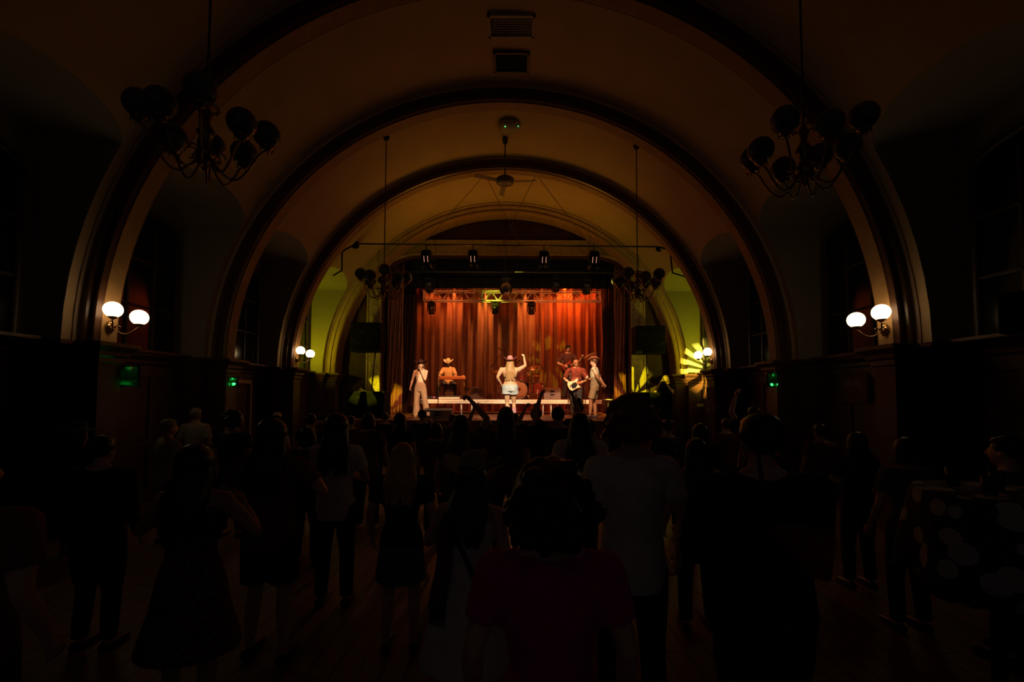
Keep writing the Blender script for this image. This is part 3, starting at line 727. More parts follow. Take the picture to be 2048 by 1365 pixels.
# pedal steel
YS = 15.65; x0, x1 = at(877, 757, YS).x, at(932, 757, YS).x; zt = at(900, 754, YS).z
root = thing('pedal_steel_guitar', 'pedal steel guitar on thin metal legs before the seated man', 'pedal steel guitar', ((x0+x1)/2, YS, RZ))
w = x1-x0; h = zt-RZ
b = B(); b.box((0, 0, h-.05), (w, .30, .09), bev=.01); b.obj('body', mat('steel_wood', (.34, .12, .05), .3), root)
b = B(); b.box((0, -.02, h+.01), (w*.86, .1, .02)); b.box((w*.42, 0, h+.02), (.10, .2, .04), bev=.01); b.obj('neck', mat('fretboard', (.5, .22, .1), .4), root)
b = B()
for k in range(10): b.cyl((-w*.43, -.06+.012*k, h+.026), (w*.43, -.06+.012*k, h+.026), .0016, seg=4)
b.obj('strings', M_chrome, root)
for sx in (-1, 1):
    for sy in (-1, 1): b = B(); b.cyl((sx*(w/2-.04), sy*.12, h-.09), (sx*(w/2-.03), sy*.14, .0), .013, seg=8); b.obj('leg', M_brass, root)
b = B(); b.box((0, -.14, .10), (w*.75, .05, .02)); 
b.obj('pedal_bar', M_chrome, root)
for k in range(5): b = B(); b.box((-.18+.09*k, -.2, .05), (.03, .14, .015), rot=(.25, 0, 0)); b.obj('pedal', M_chrome, root)
p = at(899, 799, 15.42); root = thing('pedal_board', 'flat pale board on the platform in front of the pedal steel', 'pedal board', (p.x, 15.37, RZ))
b = B(); b.box((0, 0, .035), (.72, .2, .06), bev=.008); b.obj('board', M_deck, root)
for k in range(5): b = B(); b.box((-.26+.13*k, 0, .08), (.07, .1, .03), bev=.005); b.obj('effect_pedal', M_gloss, root)
p = at(900, 780, 16.02); root = thing('amplifier', 'black amplifier with a pale nameplate under the pedal steel', 'amplifier', (p.x, 15.94, RZ))
b = B(); b.box((0, 0, .26), (.36, .2, .52), bev=.02); b.obj('cabinet', M_black, root)
b = B(); b.box((0, -.105, .25), (.30, .01, .44)); b.obj('grille', mat('amp_cloth', (.05, .025, .02), .9), root)
b = B(); b.box((0, -.114, .31), (.15, .008, .07), bev=.003); b.obj('nameplate', M_chrome, root)
b = B(); b.tube([(-.1, 0, .52), (-.1, 0, .56), (.1, 0, .56), (.1, 0, .52)], .012, seg=6); b.obj('handle', M_gloss, root)
# drum kit
M_drum = mat('drum_red_sparkle', (.30, .05, .04), .2, metal=.3); M_skin = mat('drum_skin', (.75, .5, .3), .6, var=.03); M_cym = mat('cymbal_bronze', (.62, .32, .13), .25, metal=.9)
def drum(name, label, c, r, depth, tilt=0, face='y', legs=0, skin=None):
    root = thing(name, label, 'drum', (c[0], c[1], c[2]), 0, None)
    M_ = Euler((PI/2, 0, 0)).to_matrix() if face == 'y' else Euler((tilt, 0, 0)).to_matrix()
    b = B(); b.lathe([(r, -depth/2), (r*1.005, 0), (r, depth/2)], rot=M_, seg=32); b.obj('shell', M_drum, root)
    for s_ in (-1, 1):
        b = B(); b.lathe([(0, s_*depth/2), (r*.5, s_*depth/2), (r*.97, s_*depth/2), (r*.98, s_*(depth/2-.01))], rot=M_, seg=32); b.obj('drumhead', skin or M_skin, root)
        b = B(); b.tube([M_ @ Vector((r*1.01*math.cos(a), r*1.01*math.sin(a), s_*depth/2)) for a in [2*PI*k/32 for k in range(32)]], .012, seg=6, closed=True, cap=False); b.obj('hoop', M_chrome, root)
    for k in range(8):
        a = 2*PI*k/8+.3; b = B(); b.cyl(M_ @ Vector((r*1.03*math.cos(a), r*1.03*math.sin(a), -depth*.4)), M_ @ Vector((r*1.03*math.cos(a), r*1.03*math.sin(a), depth*.4)), .008, seg=6); b.obj('lug', M_chrome, root)
    for k in range(legs):
        a = 2*PI*k/legs+.5; b = B(); b.cyl((r*1.04*math.cos(a), r*1.04*math.sin(a), 0), (r*1.06*math.cos(a), r*1.06*math.sin(a), RZ-c[2]), .010, seg=6); b.obj('leg', M_chrome, root)
    return root
p = at(1037, 785, 16.05)
bd = drum('bass_drum', 'bass drum with orange lit front head behind the singer in shorts', (p.x, 16.3, RZ+.33), .32, .42)
b = B(); b.ell((.02, -.22, .02), (.06, .008, .06)); b.obj('emblem', M_drum, bd)
b = B(); b.cyl((-.26, -.1, -.12), (-.42, -.22, -.325), .010, seg=6); b.cyl((.26, -.1, -.12), (.42, -.22, -.325), .010, seg=6); b.obj('spur', M_chrome, bd, split=True)
p = at(1044, 759, 16.1); d_ = drum('tom_drum', 'red rack tom mounted above the bass drum', (p.x, 16.2, p.z), .15, .22, tilt=-.5, face='z')
b = B(); b.cyl((0, 0, -.1), (0.0, .08, RZ+.64-p.z), .012, seg=6); b.obj('mount', M_chrome, d_)
p = at(1073, 776, 16.1); drum('floor_tom', 'dark red floor tom on thin legs right of the bass drum', (p.x+.05, 16.35, RZ+.40), .19, .36, face='z', legs=3)
p = at(1018, 762, 16.1); d_ = drum('snare_drum', 'snare drum on a stand hidden behind the singer', (p.x-.25, 16.55, RZ+.60), .17, .13, tilt=-.1, face='z'); tripod(d_, (0, 0, RZ-p.z+p.z-RZ-.60), .45)
def cymbal(px, py, Y, r, label, tilt=(.3, 0), two=False, boom=None):
    p = at(px, py, Y); root = thing('cymbal', label, 'cymbal', (p.x, Y, RZ), 0, 'cymbals on stands'); h = p.z-RZ
    M_ = Euler((tilt[0], tilt[1], 0)).to_matrix()
    b = B(); b.lathe([(0, .035), (.02, .034), (.04, .018), (r*.5, .008), (r, -.012), (r, -.015), (r*.5, .004), (0, .03)], c=(0, 0, h), rot=M_, seg=32); b.obj('plate', M_cym, root)
    if two: b = B(); b.lathe([(0, -.03), (.04, -.02), (r, .0), (r, -.004)], c=(0, 0, h-.04), rot=M_, seg=32); b.obj('lower_plate', M_cym, root)
    stand(root, (0, 0, .2), (0, 0, h+.06)); tripod(root, (0, 0, 0), .35, .28)
cymbal(995, 743, 16.5, .27, 'round cymbal left of the singer in shorts', (.35, -.1))
cymbal(1064, 736, 16.3, .28, 'large tilted cymbal right of the singer\'s raised arm', (.35, -.28))
cymbal(1070, 752, 16.75, .20, 'small middle cymbal below the large tilted one', (.25, -.05))
cymbal(1080, 766, 16.5, .23, 'low flat cymbal at the right end of the drums', (.06, 0), two=True)
p = at(1040, 770, 17.0); root = thing('drum_stool', 'round black drum stool behind the kit', 'stool', (p.x, 17.25, RZ)); b = B(); b.lathe([(0, .40), (.15, .40), (.17, .43), (.16, .47), (0, .48)], seg=20); b.obj('seat', M_gloss, root); stand(root, (0, 0, .15), (0, 0, .41), .02); tripod(root, (0, 0, 0), .25)
def mic_stand(pts, Y, zb, label, base_px, head=True):
    q = [at(x, y, Y) for x, y in pts]; bx = at(base_px, 780, Y).x
    root = thing('microphone_stand', label, 'microphone stand', (bx, Y, zb)); o = Vector((bx, Y, zb))
    b = B(); b.cyl((0, 0, .02), q[0]-o, .010, seg=6); b.obj('upright', M_steel, root); tripod(root, (0, 0, 0), .22, .26, M_steel)
    b = B(); b.tube([v-o for v in q], .008, seg=6); b.obj('boom', M_steel, root)
    if head: e = q[-1]-o; b = B(); b.ell(e, (.022, .022, .03)); b.cyl(e, e+(q[-2]-q[-1]).normalized()*.13, .014, seg=8); b.obj('microphone', M_gloss, root)
mic_stand([(1003, 707), (983, 734)], 16.95, RZ, 'boom stand slanting over the left cymbal', 1003)
mic_stand([(1016, 711), (998, 697)], 17.5, RZ, 'boom stand rising above the singer\'s pink hat', 1016)
mic_stand([(1062, 708), (1085, 737)], 17.4, RZ, 'boom stand slanting right of the raised arm', 1062)
mic_stand([(877, 738), (877, 735)], 15.1, SZ, 'thin upright microphone stand left of the pedal steel', 877)
mic_stand([(1170, 738), (1170, 728)], 15.0, SZ, 'microphone stand between the guitarist and the man in the vest', 1170)
mic_stand([(1136, 780), (1136, 776)], 14.9, SZ, 'short stand beside the guitarist\'s legs', 1136)
# pedals, cups, cables
for px, py, Y, z, lab in ((864, 797, 15.5, RZ, 'small dark effects unit on the platform left of the pedal board'),):
    root = thing('effects_unit', lab, 'effects pedal', (at(px, py, Y).x, Y, z)); b = B(); b.box((0, 0, .05), (.3, .16, .09), bev=.01); b.obj('case', M_gloss, root); b = B(); b.ell((.08, -.085, .06), (.03, .01, .02)); b.obj('red_light', mat('red_led', (.8, .05, .1), .3, emit=(1, .05, .15), estr=1.0), root)
p = at(1216, 793, 14.6); root = thing('drum_stool_table', 'small round pale topped stand right of the man in the vest', 'stand', (p.x, 14.6, SZ)); b = B(); b.lathe([(0, .52), (.14, .52), (.15, .54), (0, .56)], seg=20); b.obj('top', M_deck, root); stand(root, (0, 0, .0), (0, 0, .52), .02, 'post', M_steel)
root.name = 'side_stand'
for pts, lab in (([(980, 801), (1000, 799), (1030, 800.5), (1060, 799)], 'black cable trailing along the platform edge by the drums'), ([(835, 800), (850, 797), (872, 799)], 'thin cable on the platform left of the effects unit')):
    b = B(); b.tube([Vector((at(x, y, 15.5).x, 15.5+.05*math.sin(i*2), RZ+.008)) for i, (x, y) in enumerate(pts)], .008, seg=6); tag(b.obj('cable', M_black), lab, 'cable')

# ------------------------------------------------------------------ small things by the walls
p = at(1436, 796, 12.2); root = thing('poster_stand', 'upright poster board with reddish artwork beside the right arch', 'poster', (5.1, 12.2, 0))
zt1, zt0 = at(1436, 776, 11.5).z, at(1436, 822, 11.5).z
root.location = (5.0, 11.0, 0)
b = B(); b.box((0, 0, (zt1+zt0)/2), (.20, .02, zt1-zt0)); b.obj('poster', mat('poster_art', (.30, .08, .05), .6, pattern=('blotch', (.5, .4, .3), 14)), root)
b = B(); b.cyl((0, .02, 0), (0, .02, zt1), .012, seg=8); b.box((0, .02, .01), (.3, .3, .02)); b.obj('post', M_steel, root)
p = at(1402, 811, 13.5); b = B(); b.box((p.x, 13.55, p.z), (.19, .012, .075), bev=.003); tag(b.obj('wall_plate', mat('plate_yellow', (.55, .5, .2), .5)), 'small pale rectangular plate on the dark wall right of the stage', 'sign')
p = at(1688, 768, 7.2); root = thing('wall_poster', 'dark red framed poster with faint pale lettering on the right wall', 'poster', (5.50, 7.45, p.z))
root.location = (5.93, 7.62, 1.95)
b = B(); b.box((0, 0, 0), (.03, .62, .5), bev=.005); b.obj('frame', M_front, root)
b = B(); b.box((-.018, 0, 0), (.006, .56, .44)); b.obj('print', mat('poster_red', (.10, .015, .015), .6), root)
cu = bpy.data.curves.new('lettering', 'FONT'); cu.body = 'UIVAL'; cu.size = .15; cu.extrude = .001; cu.align_x = 'CENTER'
o = bpy.data.objects.new('lettering', cu); C.objects.link(o); o.parent = root; o.location = (-.024, 0, .04); o.rotation_euler = (PI/2, 0, -PI/2); cu.materials.append(mat('lettering_pale', (.35, .25, .22), .6))
bpy.context.view_layer.update(); me_ = bpy.data.meshes.new_from_object(o.evaluated_get(bpy.context.evaluated_depsgraph_get())); o2 = bpy.data.objects.new('lettering', me_); C.objects.link(o2); o2.parent = root; o2.location = o.location; o2.rotation_euler = o.rotation_euler; bpy.data.objects.remove(o)
# door frames and pipes
root = bpy.data.objects.new('door_1', None); C.objects.link(root); root.location = (-XN+.02, 10.1, 0); tag(root, 'door with a pale frame in the left alcove near the third arch', 'door', kind='structure')
b = B(); b.box((.02, 0, 1.05), (.04, .9, 2.05)); b.obj('panel', M_dado, root)
b = B(); b.box((.05, -.5, 1.06), (.09, .07, 2.12)); b.box((.05, .5, 1.06), (.09, .07, 2.12)); b.box((.05, 0, 2.12), (.09, 1.07, .08)); b.obj('frame', mat('door_frame_pale', (.42, .26, .14), .5), root)
b = B(); b.ell((.08, .36, 1.0), .03); b.obj('door_handle', M_brass, root)
# downpipe by the left alcove
q = at(601, 757, 13.4); b = B(); b.cyl((q.x, 13.45, .1), (q.x, 13.45, 2.3), .025); tag(b.obj('downpipe', mat('pipe_pale', (.4, .4, .3), .5)), 'slim vertical pipe on the wall below the left yellow-lit alcove', 'pipe')
for sx in (-1, 1):
    b = B(); x_ = sx*(A-.02); 
    b.tube([(sx*5.93, 11.95, 2.55), (sx*5.93, 11.95, 3.35), (sx*5.88, 11.95, 3.4)], .03, seg=8); b.tube([(sx*5.93, 12.1, 2.55), (sx*5.93, 12.1, 3.3)], .02, seg=8)
    tag(b.obj('conduit_pipe', mat('pipe_pale', (.4, .4, .3), .5)), f'pale vertical pipes behind the {"left" if sx<0 else "right"} small wall lamp', 'pipe')

for sx, side in ((-1, 'left'), (1, 'right')):
    root = thing('uplighter', f'small uplight on the ledge of the {side} yellow-green alcove', 'uplight', (sx*5.76, 12.5, 2.505))
    b = B(); b.lathe([(0, 0), (.06, 0), (.07, .02), (.075, .11), (.06, .12), (.055, .05), (0, .05)], seg=18); b.obj('can', M_black, root)
    b = B(); b.lathe([(0, .06), (.05, .06)], seg=18); b.obj('lens', mat('uplight_lens', (.8, .8, .2), .3, emit=(.8, .8, .02), estr=4.0), root)
# ------------------------------------------------------------------ people
REM = []
def remesh_later(o, vox, sm=2): REM.append((o, vox, sm)); return o
def flush_remesh():
    for o, v, s_ in REM:
        m = o.modifiers.new('r', 'REMESH'); m.mode = 'VOXEL'; m.voxel_size = v; m.use_smooth_shade = True
        k = o.modifiers.new('s', 'SMOOTH'); k.iterations = s_; k.factor = .5
    bpy.context.view_layer.update(); dg = bpy.context.evaluated_depsgraph_get(); new = []
    for o, v, s_ in REM: new.append(bpy.data.meshes.new_from_object(o.evaluated_get(dg)))
    for (o, v, s_), me in zip(REM, new):
        o.modifiers.clear(); old = o.data; mats_ = [x for x in old.materials]; nm = old.name
        me.materials.clear()
        for x in mats_: me.materials.append(x)
        o.data = me; bpy.data.meshes.remove(old); me.name = nm
        me.polygons.foreach_set('use_smooth', [True]*len(me.polygons))
SK = {}
M_skin_pale = mat('skin_pale', (.62, .40, .30), .5, var=.04); M_skin_dark = mat('skin_tan', (.42, .24, .17), .5, var=.04)
M_eye = mat('eye_dark', (.02, .015, .012), .2); M_lip = mat('lip_red', (.42, .12, .10), .4); M_teeth = mat('teeth', (.8, .75, .68), .3)
M_hblack = mat('hair_black', (.012, .009, .008), .35, var=.4, scale=60); M_hbrown = mat('hair_brown', (.07, .035, .018), .4, var=.4, scale=60)
M_hblond = mat('hair_blond', (.50, .30, .12), .4, var=.3, scale=70); M_hginger = mat('hair_ginger', (.16, .05, .025), .45, var=.4, scale=60); M_hgrey = mat('hair_grey', (.25, .23, .21), .5, var=.3, scale=60)
def cloth(n, c, **k): return mat('cloth_'+n, c, .85, scale=k.pop('scale', 14), var=k.pop('var', .12), **k)

def hand(b, w, d, nrm, curl=.5, sc=1.0, side=1, thumb=True):
    """palm, four bent fingers of unequal length and a thumb leaving the side of the palm"""
    d = d.normalized(); nrm = (nrm-d*nrm.dot(d)).normalized(); sd = d.cross(nrm)*side
    for k in range(4):
        off = sd*(-.030+.020*k)*sc
        L = (.070, .080, .074, .058)[k]*sc; root_ = w+d*.082*sc+off*1.0
        b.tube([w+d*.012*sc+off*.7, root_], [(.014*sc, .013*sc), (.0125*sc, .0115*sc)], seg=8, round_=True)
        a1 = curl*1.2; p1 = root_+(d*math.cos(a1)+nrm*math.sin(a1))*L*.5
        a2 = curl*2.6; p2 = p1+(d*math.cos(a2)+nrm*math.sin(a2))*L*.5
        b.tube([root_, p1, p2], [.0105*sc, .010*sc, .0085*sc], seg=8, round_=True)
    b.tube([w+d*.01*sc, w+d*.05*sc, w+d*.085*sc], [(.026*sc, .017*sc), (.040*sc, .016*sc), (.038*sc, .013*sc)], seg=10, round_=True) if False else None
    b.ell(w+d*.045*sc, (.03*sc, .03*sc, .03*sc), seg=8, rings=6)
    if thumb:
        t0 = w+d*.025*sc-sd*.026*sc; t1 = t0-sd*.030*sc+d*.028*sc+nrm*.012*sc*(1+curl); t2 = t1+d*.03*sc+nrm*.02*sc*curl-sd*.004*sc
        b.tube([t0, t1, t2], [.014*sc, .0115*sc, .009*sc], seg=8, round_=True)

DEF = dict(
    lelb=(-.27, -.02, 1.16), lwri=(-.28, .09, .93), relb=(.27, -.02, 1.16), rwri=(.28, .09, .93),
    lkne=(-.11, .03, .49), lank=(-.12, 0, .085), rkne=(.11, .03, .49), rank=(.12, 0, .085),
    lean=(0, 0), head=(0, 0, 0), hip=(0, 0, 0), lcurl=.45, rcurl=.45, lnrm=None, rnrm=None)
def person(name, label, pos, rz, H, skin=None, hair=None, top=None, bottom=None, shoes=None, pose=None, build=1.0, female=False, vox=.012,
           hat=None, face=True, group=None, extras=None):
    P = dict(DEF); P.update(pose or {})
    sc = H/1.75; skin = skin or M_skin_pale
    root = thing('person', label, 'person', pos, rz, group)
    lx, ly = P['lean']; hp = Vector(P['hip'])
    def T(p):                                     # body point -> local metres, upper body leans over the hips
        p = Vector(p); f = max(0.0, (p.z-.95)/.8)
        return (p+Vector((lx*f, ly*f, 0))+hp*(1 if p.z > .55 else 0))*sc
    def J(k): return Vector(P[k])*sc
    sh = {-1: T((-.185*build, 0, 1.425)), 1: T((.185*build, 0, 1.425))}
    hips = {-1: T((-.09, 0, .90)), 1: T((.09, 0, .90))}
    nk = T((0, .0, 1.49)); hc = T((0, .015, 1.635)); HM = Euler(P['head']).to_matrix()
    wb, hb = (.118, .172) if female else (.142, .160)
    def torso(b, inf, z0=.80, z1=1.50, cut=None):
        R_ = [(.80, hb*build*.88, .11*build), (.90, hb*build, .12*build), (.99, hb*build*.95, .115*build), (1.10, wb*build, .098*build), (1.22, (wb+.155)/2*build, .11*build),
              (1.32, .162*build, .118*build), (1.40, .168*build, .10*build), (1.455, .120*build, .08), (1.50, .062, .06)]
        pts = [(z, a, c) for z, a, c in R_ if z0-1e-6 <= z <= z1+1e-6]
        b.tube([T((0, -.005, z)) for z, a, c in pts], [((a+inf)*sc, (c+inf)*sc) for z, a, c in pts], seg=20, round_=False)
    # --- body (one continuous skin)
    b = B()
    for s_ in (-1, 1):
        e = J('relb' if s_ > 0 else 'lelb'); w = J('rwri' if s_ > 0 else 'lwri')
        b.tube([sh[s_], sh[s_].lerp(e, .5), e], [.050*sc*build, .046*sc*build, .038*sc], seg=12, round_=True)
        b.tube([e, e.lerp(w, .35), w], [.038*sc, .040*sc, .025*sc], seg=12, round_=True)
        b.ell(sh[s_], .056*sc*build)
        d = (w-e).normalized(); nr = P['rnrm' if s_ > 0 else 'lnrm']; nr = Vector(nr) if nr else Vector((-s_*1.0, .25, 0))
        hand(b, w, d, nr, P['rcurl' if s_ > 0 else 'lcurl'], sc, side=-s_)
        k = J('rkne' if s_ > 0 else 'lkne'); a = J('rank' if s_ > 0 else 'lank')
        b.tube([hips[s_], hips[s_].lerp(k, .45), k], [.088*sc*build, .076*sc*build, .054*sc], seg=14, round_=True)
        b.tube([k, k.lerp(a, .32)+Vector((0, -.012, 0))*sc, a], [.052*sc, .055*sc, .034*sc], seg=12, round_=True)
        b.tube([a+Vector((0, -.035, -.045))*sc, a+Vector((0, .06, -.05))*sc, a+Vector((0, .165, -.062))*sc], [(.034*sc, .030*sc), (.042*sc, .03*sc), (.036*sc, .02*sc)], seg=10, round_=True)
    torso(b, 0)
    for s_ in (-1, 1): b.tube([T((s_*.03, -.01, 1.515)), T((s_*.10, -.01, 1.475)), sh[s_]+Vector((0, 0, .005))], [.035*sc, .036*sc, .045*sc], seg=10, round_=True)
    b.ell(T((0, 0, .88)), (.15*sc*build, .11*sc*build, .10*sc))
    b.tube([nk, hc-HM @ Vector((0, .01, .06))*sc], [.054*sc, .050*sc], seg=12, round_=True)
    def hd(p): return hc+HM @ (Vector(p)*sc)
    b.ell(hd((0, -.012, .03)), (.076*sc, .095*sc, .088*sc), rot=HM, seg=18, rings=12)
    b.ell(hd((0, .018, -.028)), (.062*sc, .074*sc, .078*sc), rot=HM, seg=16, rings=10)
    b.ell(hd((0, .06, -.082)), (.026*sc, .026*sc, .022*sc), rot=HM, seg=10, rings=6)
    b.tube([hd((0, .088, .018)), hd((0, .108, -.018)), hd((0, .094, -.030))], [.010*sc, .015*sc, .012*sc], seg=8, round_=True)
    for s_ in (-1, 1): b.ell(hd((s_*.078, -.008, -.005)), (.010*sc, .020*sc, .030*sc), rot=HM, seg=8, rings=6)
    remesh_later(b.obj('body', skin, root), min(vox, .0095) if vox < .016 else vox, 2)
    if face:
        for s_ in (-1, 1):
            b = B(); b.ell(hd((s_*.028, .084, .012)), (.010*sc, .007*sc, .007*sc), rot=HM, seg=8, rings=6); b.obj('eye', M_eye, root)
            b = B(); b.tube([hd((s_*.012, .092, .030)), hd((s_*.03, .092, .036)), hd((s_*.045, .080, .030))], .0045*sc, seg=6); b.obj('eyebrow', hair[1] if hair else M_hbrown, root)
        b = B(); b.tube([hd((-.024, .082, -.050)), hd((0, .092, -.056)), hd((.024, .082, -.050))], .006*sc, seg=6); b.obj('mouth', M_lip, root)
    # --- clothes
    def sleeves(b, frac, inf, fore=0.0):
        for s_ in (-1, 1):
            e = J('relb' if s_ > 0 else 'lelb'); w = J('rwri' if s_ > 0 else 'lwri')
            q = sh[s_].lerp(e, min(1, frac))
            b.tube([sh[s_]+(sh[-s_]-sh[s_])*.12, sh[s_], q], [(.058+inf)*sc*build, (.058+inf)*sc*build, (.050+inf)*sc*build], seg=12, round_=frac >= 1)
            if fore: b.tube([e, e.lerp(w, fore)], [(.042+inf)*sc, (.034+inf)*sc], seg=12, round_=True)
    if top:
        kind, m_ = top[0], top[1]; b = B()
        if kind in ('tee', 'shirt', 'long', 'vest'):
            torso(b, .018, .80 if kind != 'vest' else .90, 1.46); 
            b.tube([T((0, -.005, z)) for z in (1.43, 1.455, 1.485)], [(.150*sc*build, .10*sc*build), (.125*sc*build, .092*sc), (.082*sc, .076*sc)], seg=20)
            if kind != 'vest':
                for s_ in (-1, 1):
                    b.ell(sh[s_], .070*sc*build); b.tube([T((s_*.05, -.01, 1.478)), sh[s_]+Vector((0, 0, .008))], [.040*sc, .058*sc*build], seg=10, round_=True)
            if kind == 'tee': sleeves(b, .62, .014)
            if kind == 'shirt': sleeves(b, .80, .020)
            if kind == 'long': sleeves(b, 1.0, .012, .92)
            if kind == 'vest': sleeves(b, .08, .012)
        elif kind == 'tank':
            torso(b, .012, .90, 1.32)
            for s_ in (-1, 1): b.tube([T((s_*.10, .085, 1.30)), T((s_*.105, .03, 1.46)), T((s_*.10, -.085, 1.32))], .016*sc, seg=8, round_=True)
        elif kind == 'bra':
            b.tube([T((0, -.005, z)) for z in (1.185, 1.215)], [((.150*build+.006)*sc, (.112*build+.008)*sc)]*2, seg=24)
            for s_ in (-1, 1):
                b.tube([T((s_*.075, -.125, 1.21)), T((s_*.088, -.108, 1.33)), T((s_*.095, -.06, 1.44)), T((s_*.095, .06, 1.42)), T((s_*.08, .125, 1.26))], .007*sc, seg=6, round_=True)
                b.ell(T((s_*.075, .095, 1.25)), (.065*sc, .05*sc, .055*sc))
        elif kind == 'dress':
            torso(b, .014, .90, 1.40)
            b.tube([T((0, 0, .96)), T((0, 0, .75)), Vector((0, 0, .50))*sc], [(.185*sc*build, .14*sc), (.24*sc, .19*sc), (.31*sc, .26*sc)], seg=24)
            for s_ in (-1, 1): b.tube([T((s_*.09, .09, 1.34)), T((s_*.10, .02, 1.47)), T((s_*.09, -.09, 1.34))], .014*sc, seg=8, round_=True)
        nm = {'tee': 't_shirt', 'shirt': 'shirt', 'long': 'long_sleeved_top', 'vest': 'sleeveless_vest', 'tank': 'tank_top', 'bra': 'bikini_top', 'dress': 'dress'}[kind]
        o = b.obj(nm, m_, root)
        remesh_later(o, .010 if kind == 'bra' else max(vox, .013), 3)
    if bottom:
        kind, m_ = bottom[0], bottom[1]; b = B()
        torso(b, .012, .80, .99)
        b.ell(T((0, 0, .87)), (.165*sc*build, .125*sc*build, .11*sc))
        for s_ in (-1, 1):
            k = J('rkne' if s_ > 0 else 'lkne'); a = J('rank' if s_ > 0 else 'lank')
            if kind == 'trousers':
                b.tube([hips[s_], hips[s_].lerp(k, .5), k], [.100*sc*build, .090*sc*build, .070*sc], seg=14, round_=True); b.tube([k, k.lerp(a, .5), a+Vector((0, 0, .01))], [.070*sc, .066*sc, .060*sc], seg=14, round_=False)
            elif kind == 'flares':
                b.tube([hips[s_], hips[s_].lerp(k, .5), k], [.102*sc*build, .096*sc*build, .084*sc], seg=14, round_=True); b.tube([k, k.lerp(a, .5), a+Vector((0, 0, -.02))], [.084*sc, .098*sc, .115*sc], seg=16, round_=False)
            elif kind == 'shorts':
                b.tube([hips[s_], hips[s_].lerp(k, .82)], [.102*sc*build, .096*sc*build], seg=16)
            elif kind == 'hotpants':
                b.tube([hips[s_]+Vector((0, 0, .03)), hips[s_].lerp(k, .42)], [.108*sc*build, .112*sc*build], seg=18)
        if kind == 'skirt': b.tube([T((0, 0, .98)), T((0, 0, .8)), Vector((0, 0, .60))*sc], [(.17*sc*build, .13*sc), (.20*sc, .16*sc), (.225*sc, .18*sc)], seg=24)
        nm = {'trousers': 'trousers', 'flares': 'jeans', 'shorts': 'shorts', 'hotpants': 'denim_shorts', 'skirt': 'skirt'}[kind]
        remesh_later(b.obj(nm, m_, root), max(vox, .013), 3)
    if shoes is not False:
        kind, m_ = shoes or ('shoe', M_gloss)
        for s_ in (-1, 1):
            a = J('rank' if s_ > 0 else 'lank'); b = B()
            b.tube([a+Vector((0, -.045, -.042))*sc, a+Vector((0, .06, -.046))*sc, a+Vector((0, .18, -.060))*sc], [(.042*sc, .042*sc), (.050*sc, .040*sc), (.044*sc, .026*sc)], seg=12, round_=True)
            if kind == 'boot':
                k = J('rkne' if s_ > 0 else 'lkne'); b.tube([a+Vector((0, -.01, -.03))*sc, a.lerp(k, .25), a.lerp(k, .62)], [.044*sc, .052*sc, .066*sc], seg=14); b.box(a+Vector((0, -.05, -.07))*sc, Vector((.05, .05, .05))*sc)
            o = b.obj(kind, m_, root); remesh_later(o, .012, 2)
    # --- hair
    if hair:
        kind, m_ = hair; b = B()
        big = {'afro': .045, 'afrobig': .06, 'big': .028}.get(kind, .010)
        if kind != 'bald':
            b.ell(hd((0, -.028, .045)), ((.082+big)*sc, (.092+big)*sc, (.086+big)*sc), rot=HM, seg=18, rings=12)
            if kind in ('short', 'fringe', 'quiff', 'cap'): b.ell(hd((0, .03, .088)), (.066*sc, .05*sc, .035*sc), rot=HM)
            if kind == 'quiff': b.ell(hd((.01, .045, .12)), (.055*sc, .045*sc, .035*sc), rot=HM)
            if kind == 'afrobig':
                rr = random.Random(5)
                for k in range(110):
                    a1, a2 = rr.uniform(0, 2*PI), rr.uniform(-1.0, 1.5); q = Vector((math.cos(a1)*math.cos(a2), math.sin(a1)*math.cos(a2)-.25, math.sin(a2)))*rr.uniform(.12, .155)
                    b.ell(hd(q+Vector((0, -.02, .02))), rr.uniform(.024, .040)*sc, seg=8, rings=6)
            if kind == 'afro':
                rr = random.Random(int(H*1000))
                for k in range(90):
                    a1, a2 = rr.uniform(0, 2*PI), rr.uniform(-.7, 1.5); q = Vector((math.cos(a1)*math.cos(a2), math.sin(a1)*math.cos(a2)-.25, math.sin(a2)))*.125
                    b.ell(hd(q+Vector((0, -.02, .04))), rr.uniform(.022, .036)*sc, seg=8, rings=6)
            if kind in ('long', 'big', 'verylong', 'wavy'):
                L = {'long': .30, 'big': .34, 'verylong': .48, 'wavy': .26}[kind]
                rr = random.Random(int(H*777)); n_ = 11
                for k in range(n_):
                    a = PI+PI*(k)/(n_-1); x = .080*math.cos(a); y = .075*math.sin(a)-.02
                    p0 = hd((x, y, .04)); wz = rr.uniform(-.02, .02)
                    pts = [p0, hd((x*1.15, y*1.12, -.06)), T((x*1.45+wz, y*1.0-.055, 1.635-.06-L*.45)), T((x*1.5-wz, y*.9-.075, 1.635-.06-L+rr.uniform(-.02, .03)))]
                    b.tube(pts, [.026*sc, .030*sc, .030*sc, .014*sc], seg=8, round_=True)
            if kind == 'bun': b.ell(hd((0, -.03, .165)), .045*sc)
            if kind == 'bob':
                for k in range(9): a = PI*.9+PI*1.2*k/8; b.tube([hd((.08*math.cos(a), .07*math.sin(a)-.015, .03)), hd((.092*math.cos(a), .085*math.sin(a)-.015, -.09))], [.026*sc, .022*sc], seg=8, round_=True)
        else: b.ell(hd((0, -.045, -.0)), (.079*sc, .066*sc, .045*sc), rot=HM)
        remesh_later(b.obj('hair', m_, root), .009 if vox < .015 else .013, 1)
        if kind == 'beard' or (extras and 'beard' in extras):
            b = B(); b.ell(hd((0, .045, -.082)), (.050*sc, .045*sc, .042*sc), rot=HM); b.ell(hd((0, .06, -.12)), (.035*sc, .03*sc, .04*sc), rot=HM); b.obj('beard', m_, root)
